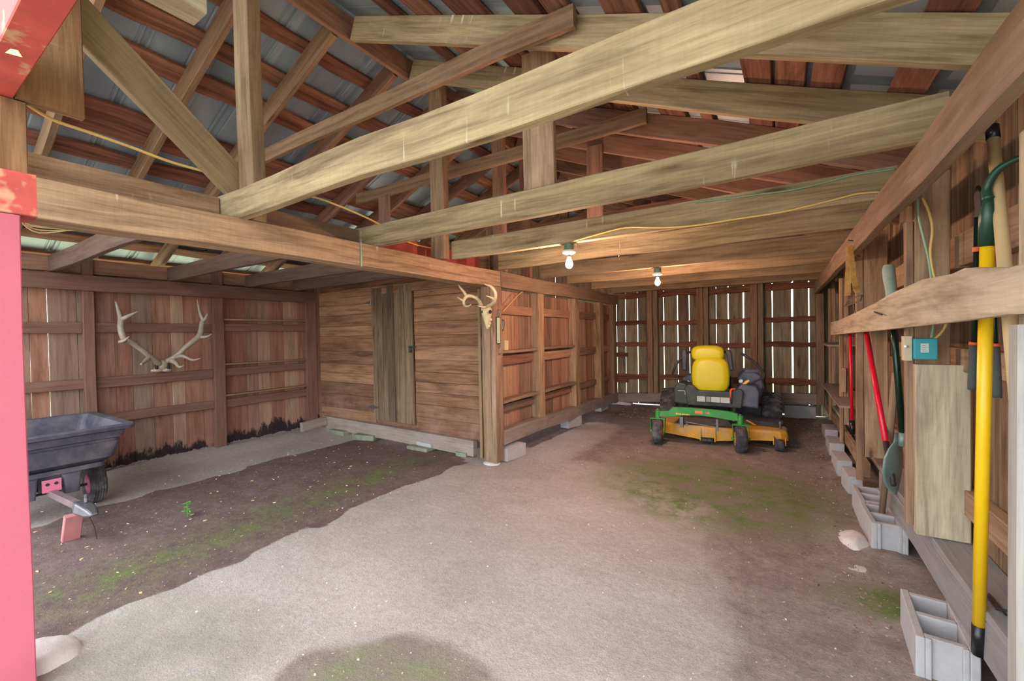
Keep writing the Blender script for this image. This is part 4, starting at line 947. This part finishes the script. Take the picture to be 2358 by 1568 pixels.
for (px, py, s_) in ((1130, 736, 1), (1128, 744, 1), (1126, 750, 1)): b.ball(dp(px, py, .06), .014, .02, .02)
b.build('jaw_teeth', 'bone', ds, smooth=True)
b = MB(); tine(b, [dp(1109, 704, .10), dp(1103, 693, .14), dp(1096, 686, .18), dp(1086, 682, .22), dp(1075, 682, .26), dp(1068, 692, .30), dp(1069, 702, .33), dp(1077, 705, .36), dp(1085, 701, .38)], [.018, .019, .018, .018, .020, .015, .013, .010, .003])
tine(b, [dp(1075, 683, .26), dp(1068, 672, .27), dp(1060, 662, .28), dp(1054, 653, .28)], [.018, .015, .010, .003])
tine(b, [dp(1069, 694, .30), dp(1061, 689, .31), dp(1053, 684, .31)], [.014, .010, .003])
tine(b, [dp(1104, 697, .14), dp(1100, 688, .17), dp(1098, 681, .19)], [.012, .009, .003]); b.build('antler', 'antlerpale', ds, smooth=True)
b = MB(); tine(b, [dp(1121, 705, .10), dp(1128, 703, .16), dp(1137, 696, .22), dp(1141, 685, .28), dp(1140, 672, .32), dp(1131, 660, .34), dp(1121, 656, .35), dp(1115, 653, .35)], [.018, .019, .019, .018, .016, .014, .010, .004])
tine(b, [dp(1137, 695, .22), dp(1136, 688, .28), dp(1128, 684, .33), dp(1119, 681, .36)], [.015, .013, .010, .003])
tine(b, [dp(1124, 705, .12), dp(1113, 707, .17), dp(1100, 704, .22)], [.015, .012, .003]); b.build('antler', 'antlerpale', ds, smooth=True)

# hanging scale on the corner post side
def sp_(px, py, d=0): return at(0, -2.714+d, px, py)
hs = thing('hanging_scale', 'pale green spring scale with hooks hung on the corner post', 'scale', tuple(sp_(1152, 760)))
p0 = sp_(1145, 732); p1 = sp_(1156, 791); y0, y1 = min(p0.y, p1.y), max(p0.y, p1.y)
def bxx(x0, x1, y0, y1, z0, z1):
    b = MB(); rbox(b, x0, x1, y0, y1, z0, z1); return b
y0, y1 = 3.945, 4.015; z0, z1 = 1.395, 1.685
bxx(-2.716, -2.704, y0, y1, z0-.01, z1+.01).build('backing', 'darkiron', hs)
bxx(-2.704, -2.696, y0, y1-.018, z0, z1).build('face', 'scaleface', hs)
b = MB(); ym = (y0+y1)/2
def ringt(c, r, t, ax='x', n=18): return [Vector((c[0], c[1]+r*cos(2*pi*k/n), c[2]+r*sin(2*pi*k/n))) for k in range(n+1)]
b.tube(ringt((-2.70, ym, z1+.035), .018, .004), .004, 6); b.tube([(-2.70, ym-.012, z1+.05), (-2.70, ym-.012, z1+.085), (-2.70, ym, z1+.10), (-2.70, ym+.014, z1+.085), (-2.70, ym+.014, z1+.05)], .004, 6)
b.build('hanging_ring', 'steel', hs)
b = MB(); b.tube(ringt((-2.70, ym, z0-.035), .018, .004), .004, 6); b.tube(path([(-2.70, ym, z0-.055), (-2.70, ym-.012, z0-.09), (-2.70, ym-.006, z0-.125), (-2.70, ym+.018, z0-.13), (-2.70, ym+.028, z0-.11)], 4), .004, 6); b.build('hook', 'steel', hs)
bxx(-2.80, -2.745, 4.16, 4.24, 1.306, 1.42).build('paper_tag', 'paper', label='small tan paper tag standing on the partition ledge beside the corner post', cat='tag')
b = MB(); b.lathe((-2.80, 4.17, 1.60), (0, .3, 1), [(-.07, .03), (-.05, .042), (.05, .042), (.07, .03)], 12); b.build('tape_roll', 'bluegrey', label='small blue patterned case hanging on the partition beside the corner post', cat='case')
tag(MB().tube(path([(-2.76, 4.62, 2.035), (-2.77, 4.50, 1.97), (-2.79, 4.35, 1.86), (-2.80, 4.22, 1.77)], 4), .006, 6).build('cable_end', 'cabley'), 'short pale cable end hanging from the partition plate', 'cable')

# ================================================================== TOOLS ON THE RIGHT WALL
def W_(x, px, py): return at(0, x, px, py)
# long yellow pole with green hook head
yp = thing('hook_pole', 'long yellow pole with dark green hooked head and black foot, standing on the front block', 'garden tool', (.655, 2.36, .2))
A_ = W_(.655, 2253, 1508); B_ = W_(.625, 2274, 553)
dv = (B_-A_); dn = dv.normalized(); L_ = dv.length; rr_ = .0195
MB().tube([A_+dn*.10, B_], rr_, 20).build('shaft', 'bluepole', yp, smooth=True)
MB().tube([A_+Vector((0, 0, .003)), A_+dn*.13], rr_*1.06, 20).build('foot_sleeve', 'rubberblack', yp, smooth=True)
hd = MB().tube([B_-dn*.02, B_+dn*.10, B_+dn*.125, B_+dn*.15], [rr_*1.22, rr_*1.22, rr_*.8, rr_*.55], 18).build('ferrule', 'toolgreen', yp, smooth=True)
b = MB(); Q = [B_+dn*.14, B_+dn*.185+Vector((.0, .015, 0)), B_+dn*.235+Vector((.02, -.005, 0)), B_+dn*.255+Vector((.06, -.04, 0)), B_+dn*.25+Vector((.12, -.10, 0))]
tine(b, Q, [.016, .013, .012, .010, .004]); b.build('hook', 'toolgreen', yp, smooth=True)
MB().tube([B_-dn*.10+Vector((-.02, -.012, 0)), B_-dn*.10+Vector((-.0235, -.014, 0))], .003, 8).build('pin', 'bonedark', yp)
# loppers
lp = thing('loppers', 'black handled loppers with grey grips and orange rings, hanging behind the yellow pole', 'loppers', (.71, 2.5, 1.6))
for (t, s, e) in (((2250, 500), (2246, 700), (2238, 897)), ((2272, 560), (2288, 735), (2296, 916))):
    x = .715; a = W_(x, *t); m1 = W_(x, *s); e1 = W_(x, *e); d_ = (e1-m1).normalized(); g0 = e1-d_*.205
    MB().tube([a, m1, g0], .0095, 12).build('handle', 'shaftgreen', lp, smooth=True)
    MB().tube([g0+d_*.006, g0+d_*.03, e1-d_*.02, e1], [.0135, .0145, .0145, .0135], 14).build('grip', 'grip', lp, smooth=True)
    MB().tube([g0-d_*.006, g0+d_*.006], .0155, 14).build('grip_ring', 'deckorange', lp, smooth=True)
a = W_(.715, 2249, 580); MB().tube([a, a+Vector((0, 0, .02))], .014, 12).build('collar', 'deckorange', lp)
b = MB(); q = W_(.72, 2252, 500); b.prism([q+Vector((0, -.03, -.02)), q+Vector((0, .02, -.02)), q+Vector((0, .05, .10)), q+Vector((0, .02, .14)), q+Vector((0, -.02, .10))], (.012, 0, 0)); b.build('blade', 'darkiron', lp, bevel=.003)
# thick turned wooden handle
wh = thing('wooden_pole', 'thick pale turned wooden tool handle with black taped top, leaning right of the yellow pole', 'tool handle', (.60, 1.9, 1.2))
a = W_(.66, 2287, 318); e1 = W_(.615, 2346, 965)
MB().tube([a, a+(e1-a)*.5, e1], [.0165, .018, .0175], 18).build('shaft', 'handlewood', wh, smooth=True)
d_ = (a-e1).normalized(); MB().tube([a-d_*.005, a+d_*.05], 0.0185, 18).build('taped_top', 'rubberblack', wh, smooth=True)
# thin wooden stick in the block core
a = W_(.60, 2023, 1172); a.z = .012; a.x = .60; a.y = 3.925; e1 = W_(.615, 2063, 860)
tag(MB().tube([a, a+(e1-a)*.5, e1], [.017, .020, .020], 14).build('wooden_stick', 'oldpost', smooth=True), 'thin tapered wooden stick leaning with its foot in the core of the second block', 'stick')
# long handled scoop shovel with grey grip
sv = thing('shovel', 'shovel with dark green shaft and pale grey grip leaning beside the pale short board', 'shovel', (.64, 3.3, .4))
top = W_(.60, 2046, 610); b0 = W_(.60, 2052, 685); sh = W_(.60, 2062, 800); ft = W_(.62, 2079, 1008)
MB().tube([b0, sh, ft], .017, 14).build('shaft', 'shaftgreen', sv, smooth=True)
b = MB(); tine(b, [top+Vector((0, 0, .004)), top-Vector((0, 0, .03)), (top+b0)/2, b0+Vector((0, 0, .05)), b0-Vector((0, 0, .03))], [.022, .033, .032, .029, .026], 14); b.build('grip', 'glove', sv, smooth=True)
b = MB(); rings = []
for t, w_, dp_ in ((0, .022, .02), (.06, .03, .022), (.10, .075, .03), (.17, .105, .045), (.26, .11, .05), (.34, .09, .045), (.40, .05, .03), (.435, .012, .01)):
    c_ = ft+Vector((-.015, .0+t*.20, -t*.93+.03)); rg = []
    n_ = 12
    for k in range(n_+1):
        a_ = -1+2*k/n_; rg.append(c_+Vector((dp_*(a_*a_)*-.5+a_*w_*.55, a_*w_*.75, 0)))
    for k in range(n_, -1, -1):
        a_ = -1+2*k/n_; rg.append(c_+Vector((dp_*(a_*a_)*-.5+.003+a_*w_*.55, a_*w_*.75+.003, 0)))
    rings.append(rg)
b.loft(rings); b.build('blade', 'spadesteel', sv, smooth=True)
MB().tube([ft-Vector((0, 0, .05)), ft+Vector((0, 0, .03))], .021, 12).build('socket', 'spadesteel', sv, smooth=True)
# red handles
rh = thing('red_handle_tool', 'bright red fibreglass tool handle leaning beside the wide post, behind the stick', 'garden tool', (.60, 3.7, .7))
a = W_(.575, 1994, 760); e1 = W_(.575, 2040, 1018)
MB().tube([a, e1], .0165, 14).build('shaft', 'redhandle', rh, smooth=True)
MB().tube([e1, e1+(e1-a).normalized()*.30], [.017, .013], 12).build('lower_end', 'darkiron', rh, smooth=True)
rt = thing('red_handle_tool', 'thin red tool handle with black foot, farther back on the right wall', 'garden tool', (.60, 5.2, .4))
a = W_(.60, 1957, 735); e1 = W_(.60, 1962, 968); f1 = W_(.60, 1963, 1000)
MB().tube([a, e1], .014, 12).build('shaft', 'redhandle', rt, smooth=True); MB().tube([e1, f1], .022, 12).build('black_foot', 'rubberblack', rt, smooth=True)
# leather strap with buckle
st_ = thing('leather_strap', 'tan leather strap with wire buckle hanging from a nail on the right-hand beam', 'strap', (.44, 4.0, 1.75))
xs = .455
def flatstrip(pts, w, th, mat, name, par):
    b = MB(); P_ = path([tuple(W_(xs, *p)) for p in pts], 4)
    for i in range(len(P_)-1): 
        d_ = (P_[i+1]-P_[i]); b.beam(P_[i]-d_*.05, P_[i+1]+d_*.05, w*.9, th, (0, 1, 0), ch=.0005, seg=1, r=.5)
    return b.build(name, mat, par)
flatstrip([(1957, 566), (1955, 600), (1953, 640), (1952, 680)], .04, .006, 'leather', 'strap', st_)
xs = .449
flatstrip([(1958, 570), (1963, 610), (1968, 650), (1974, 672)], .035, .006, 'leather', 'strap', st_)
b = MB(); b.tube([tuple(W_(.44, *p)) for p in ((1945, 706), (1955, 690), (1975, 682), (1985, 680), (1982, 692), (1962, 700), (1945, 706))], .0045, 6); b.build('buckle', 'steel', st_)
MB().tube([tuple(W_(.44, 1965, 700)), tuple(W_(.44, 1969, 720))], .004, 6).build('hook_wire', 'steel', st_)
tag(MB().tube([(.475, 4.0, 2.14), (.44, 4.0, 2.15)], .004, 6).build('nail', 'darkiron', st_), None, None)
# dark bent wires and tines by the sill
b = MB()
b.tube([(.70, 2.50, .406), (.70, 2.34, .408), (.71, 2.24, .46), (.72, 2.16, .62), (.72, 2.14, .70)], .0045, 6)
bw = thing('bent_wire', 'dark bent steel wires standing on the grey sill right of the yellow pole', 'wire', (.71, 2.3, .41))
b.build('wire', 'darkiron', bw); MB().tube([(.715, 2.46, .406), (.715, 2.31, .408), (.725, 2.21, .46), (.735, 2.13, .62)], .0045, 6).build('wire', 'darkiron', bw)
fk = thing('fork_head', 'dark thin fork tines lying on the sill at the right edge of the picture', 'fork', (.72, 2.1, .41))
for k in range(3): MB().tube([(.69+k*.02, 2.20-k*.005, .408), (.70+k*.015, 2.12, .415), (.72, 2.02, .42)], .004, 6).build('tine', 'darkiron', fk)
MB().tube([(.715, 2.02, .42), (.73, 1.92, .422)], .009, 8).build('socket', 'darkiron', fk)
# teal box with cables
tb = thing('junction_box', 'teal plastic electrical box with a white sticker on the right wall post', 'electrical box', (.62, 3.0, 1.4))
P0 = at(1, 2.97, 2097, 779); P1 = at(1, 2.97, 2150, 826)
b = MB(); rbox(b, P0.x, P1.x, 2.90, 2.99, P1.z, P0.z); b.build('case', 'teal', tb, bevel=.004)
c = (Vector(P0)+Vector(P1))/2; b = MB(); rbox(b, c.x-.020, c.x+.010, 2.8975, 2.8999, c.z-.018, c.z+.028); lb = b.build('sticker', 'label', tb)
b = MB()
for k in range(4): rbox(b, c.x-.016, c.x+.005-(k % 2)*.006, 2.896, 2.8974, c.z-.012+k*.009, c.z-.009+k*.009)
b.build('print_lines', 'labelgrey', lb)
b = MB(); rbox(b, P0.x-.034, P0.x-.002, 2.93, 2.985, P1.z-.01, P0.z+.012); b.build('mounting_block', 'paleboard', tb, bevel=.002)
MB().tube([(P0.x-.02, 2.93, c.z+.01), (P0.x-.035, 2.90, c.z+.013)], .006, 8).build('switch_lever', 'porcelain', tb)
def cable(name, mat, pts, r, label, k=5): 
    return tag(MB().tube(path(pts, k), r, 8).build(name, mat, smooth=True), label, 'cable')
wq = lambda px, py: tuple(at(1, 2.99, px, py))
cable('electric_cable', 'cabley', [wq(2124, 455), wq(2140, 490), wq(2147, 530), wq(2142, 580), wq(2148, 625), wq(2162, 670), wq(2180, 715), wq(2175, 755), wq(2152, 781)], .0065, 'cream cable looping down the right wall post into the teal box')
cable('electric_cable', 'cableg', [wq(2113, 455), wq(2116, 500), wq(2130, 560), wq(2142, 620), wq(2146, 680), wq(2149, 740), wq(2145, 781)], .0055, 'pale green cable hanging down the right wall post to the teal box')
jq = lambda px, py, d=0: tuple(at(1, 3.122-d, px, py))
cable('electric_cable', 'cableg', [jq(2062, 389), jq(2010, 396), jq(1960, 404), jq(1900, 420), jq(1850, 432), jq(1800, 441), jq(1750, 447), jq(1690, 455), jq(1600, 466)], .0055, 'pale green cable stapled along the face of the third ceiling joist')
cable('electric_cable', 'cabley', [jq(2030, 442), jq(1975, 446), (*jq(1920, 460)[:2], jq(1920, 460)[2]), jq(1850, 477), jq(1790, 490), jq(1690, 505), jq(1600, 519), jq(1520, 524), jq(1440, 524), jq(1370, 541), jq(1318, 556)], .006, 'cream cable running along the third ceiling joist to the nearer bulb')
vq = lambda px, py: tuple(at(0, -2.965, px, py))
cable('electric_cable', 'cabley', [vq(62, 240), vq(120, 275), vq(200, 303), vq(300, 338), vq(400, 375), vq(500, 402), vq(600, 428), vq(715, 452), vq(770, 470), vq(830, 495), vq(880, 520), vq(930, 553), vq(985, 570), vq(1030, 571)], .008, 'yellow cable drooping under the roof above the long girder at the left')
b = MB()
bnd = thing('twine_bundle', 'tangle of pale twine hanging below the red end of the girder', 'twine', (-2.95, .62, 2.0))
for k in range(4): MB().tube(path([(-2.89+.01*k, .50+.01*k, 2.045), tuple(at(0, -2.93, 52+6*k, 512+3*k)), tuple(at(0, -2.92, 90+4*k, 536-6*k)), (-2.88, .60+.015*k, 2.045)], 4), .003, 6).build('loop', 'paper', bnd)
tag(MB().tube([(-2.715, 2.13, 2.04), (-2.713, 2.13, 2.13), (-2.715, 2.13, 2.226)], .006, 6).build('green_twine', 'cableg'), 'faded green twine wrapped over the long girder below the second joist', 'twine')

# ceiling lights
def lamp(x, y, zt, label, pw):
    t = thing('light_fixture', label, 'light', (x, y, zt))
    b = MB(); b.lathe((x, y, zt-.05), (0, 0, 1), [(0, .042), (.05, .042)], 8); b.build('junction_box', 'boxgreen', t, bevel=.003)
    MB().lathe((x, y, zt-.075), (0, 0, 1), [(-.012, .022), (-.006, .04), (0, .052), (.012, .058), (.024, .05)], 28).build('porcelain_holder', 'porcelain', t, smooth=True)
    MB().lathe((x, y, zt-.10), (0, 0, 1), [(-.004, .014), (.015, .014)], 14).build('screw_base', 'steel', t)
    o = MB().lathe((x, y, zt-.165), (0, 0, 1), [(-.034, .002), (-.031, .013), (-.024, .022), (-.012, .029), (0, .031), (.012, .029), (.028, .023), (.045, .016), (.060, .0135)], 24).build('bulb', 'bulb', t, smooth=True)
    l = bpy.data.lights.new('bulb_light', 'POINT'); l.energy = pw; l.color = (1, .56, .38); l.shadow_soft_size = .03
    lo_ = bpy.data.objects.new('bulb_light', l); COL.objects.link(lo_); lo_.location = (x, y, zt-.225); lo_.parent = t; lo_.matrix_parent_inverse = t.matrix_basis.inverted()
lamp(-1.44, 3.16, 2.222, 'bare bulb glowing below the third joist, the nearer of the two', 16)
lamp(-1.175, 5.0, 2.222, 'bare bulb glowing farther back above the mower', 20)

# ================================================================== SMALL THINGS ON THE FLOOR
sd = thing('seedling', 'small bright green weed sprouting from the damp floor in front of the dump cart', 'plant', (-4.24, 1.5, 0))
MB().tube([(-4.24, 1.5, -.01), (-4.238, 1.503, .06), (-4.245, 1.50, .12)], .003, 6).build('stem', 'leaf', sd)
for k in range(9):
    z = .03+.012*k; a = k*2.4; r = .045-.002*k
    b = MB(); d_ = Vector((cos(a), sin(a), .35)).normalized(); s_ = Vector((-sin(a), cos(a), 0)); o_ = Vector((-4.24, 1.502, z)); q = []
    for t, w in ((0, .003), (.3, .016), (.6, .017), (.85, .009), (1, .001)): q.append((o_+d_*r*t*1.2+s_*w-Vector((0, 0, .012*t*t)), o_+d_*r*t*1.2-s_*w-Vector((0, 0, .012*t*t))))
    vs = [p for pr_ in q for p in pr_]; vs2 = [p+Vector((0, 0, .0012)) for p in vs]; n_ = len(q)
    fs = [(2*i, 2*i+1, 2*i+3, 2*i+2) for i in range(n_-1)]+[(10+2*i, 10+2*i+2, 10+2*i+3, 10+2*i+1) for i in range(n_-1)]
    fs += [(2*i, 2*i+2, 10+2*i+2, 10+2*i) for i in range(n_-1)]+[(2*i+1, 10+2*i+1, 10+2*i+3, 2*i+3) for i in range(n_-1)]
    b.add(vs+vs2, fs); b.build('leaf', 'leaf', sd)
random.seed(11)
def scatter(name, mat, n, fx, smin, smax, label, cat, flat=.5):
    b = MB()
    for _ in range(n):
        x, y = fx(); s = random.uniform(smin, smax); a = random.uniform(0, pi); ca, sa = cos(a), sin(a)
        z = .004+(.035 if x > .3 else 0)*.6+(.05*sstep(7.6, 8.3, y)); k = random.uniform(.5, 1)
        P_ = [(-s, -s*k*.4), (s*.3, -s*k*.6), (s, 0), (s*.2, s*k*.6), (-s*.8, s*k*.4)]
        P_ = [(x+u*ca-v*sa, y+u*sa+v*ca, z-.004) for u, v in P_]; tp = [(px_*.85+x*.15, py_*.85+y*.15, z+s*flat*random.uniform(.6, 1.1)) for px_, py_, _z in P_]
        b.loft([[Vector(p) for p in P_], [Vector(p) for p in tp]])
    tag(b.build(name, mat), label, cat, None, 'stuff')
scatter('pebbles', 'rock', 320, lambda: (random.uniform(-5.6, .4), random.uniform(.9, 5.5)), .002, .007, 'small pale pebbles scattered over the earth floor', 'pebbles')
scatter('wood_chips', 'handlewood', 90, lambda: (random.uniform(-5.6, -3.2), random.uniform(.6, 3.9)), .006, .016, 'pale wood chips scattered on the damp dark earth of the left bay', 'wood chips', .15)
scatter('leaf_litter', 'oldpost', 520, lambda: (random.choice([random.gauss(.38, .09), random.uniform(.05, .5)]), random.uniform(2.6, 8.0)), .004, .012, 'brown leaf litter and bark along the foot of the right wall', 'leaf litter', .2)
scatter('leaf_litter', 'oldpost', 300, lambda: (random.uniform(-2.6, .3), random.uniform(7.3, 8.2)), .010, .025, 'dry leaves along the foot of the back wall', 'leaf litter', .2)
tag(MB().prism([tuple(at(1, .3035, *p)) for p in ((14, 122), (26, 113), (42, 116), (52, 132), (36, 128), (22, 124))], (0, -.002, 0)).build('dead_leaf', 'deadleaf'), 'yellow dead leaf stuck to the red header at the top left', 'leaf')
MBp = stone('lime_patch', (.42, 3.32, -.008), (.10, .20, .022), 'pale crumbled mortar spread in front of the block with the stick', seed=12, cat='mortar')
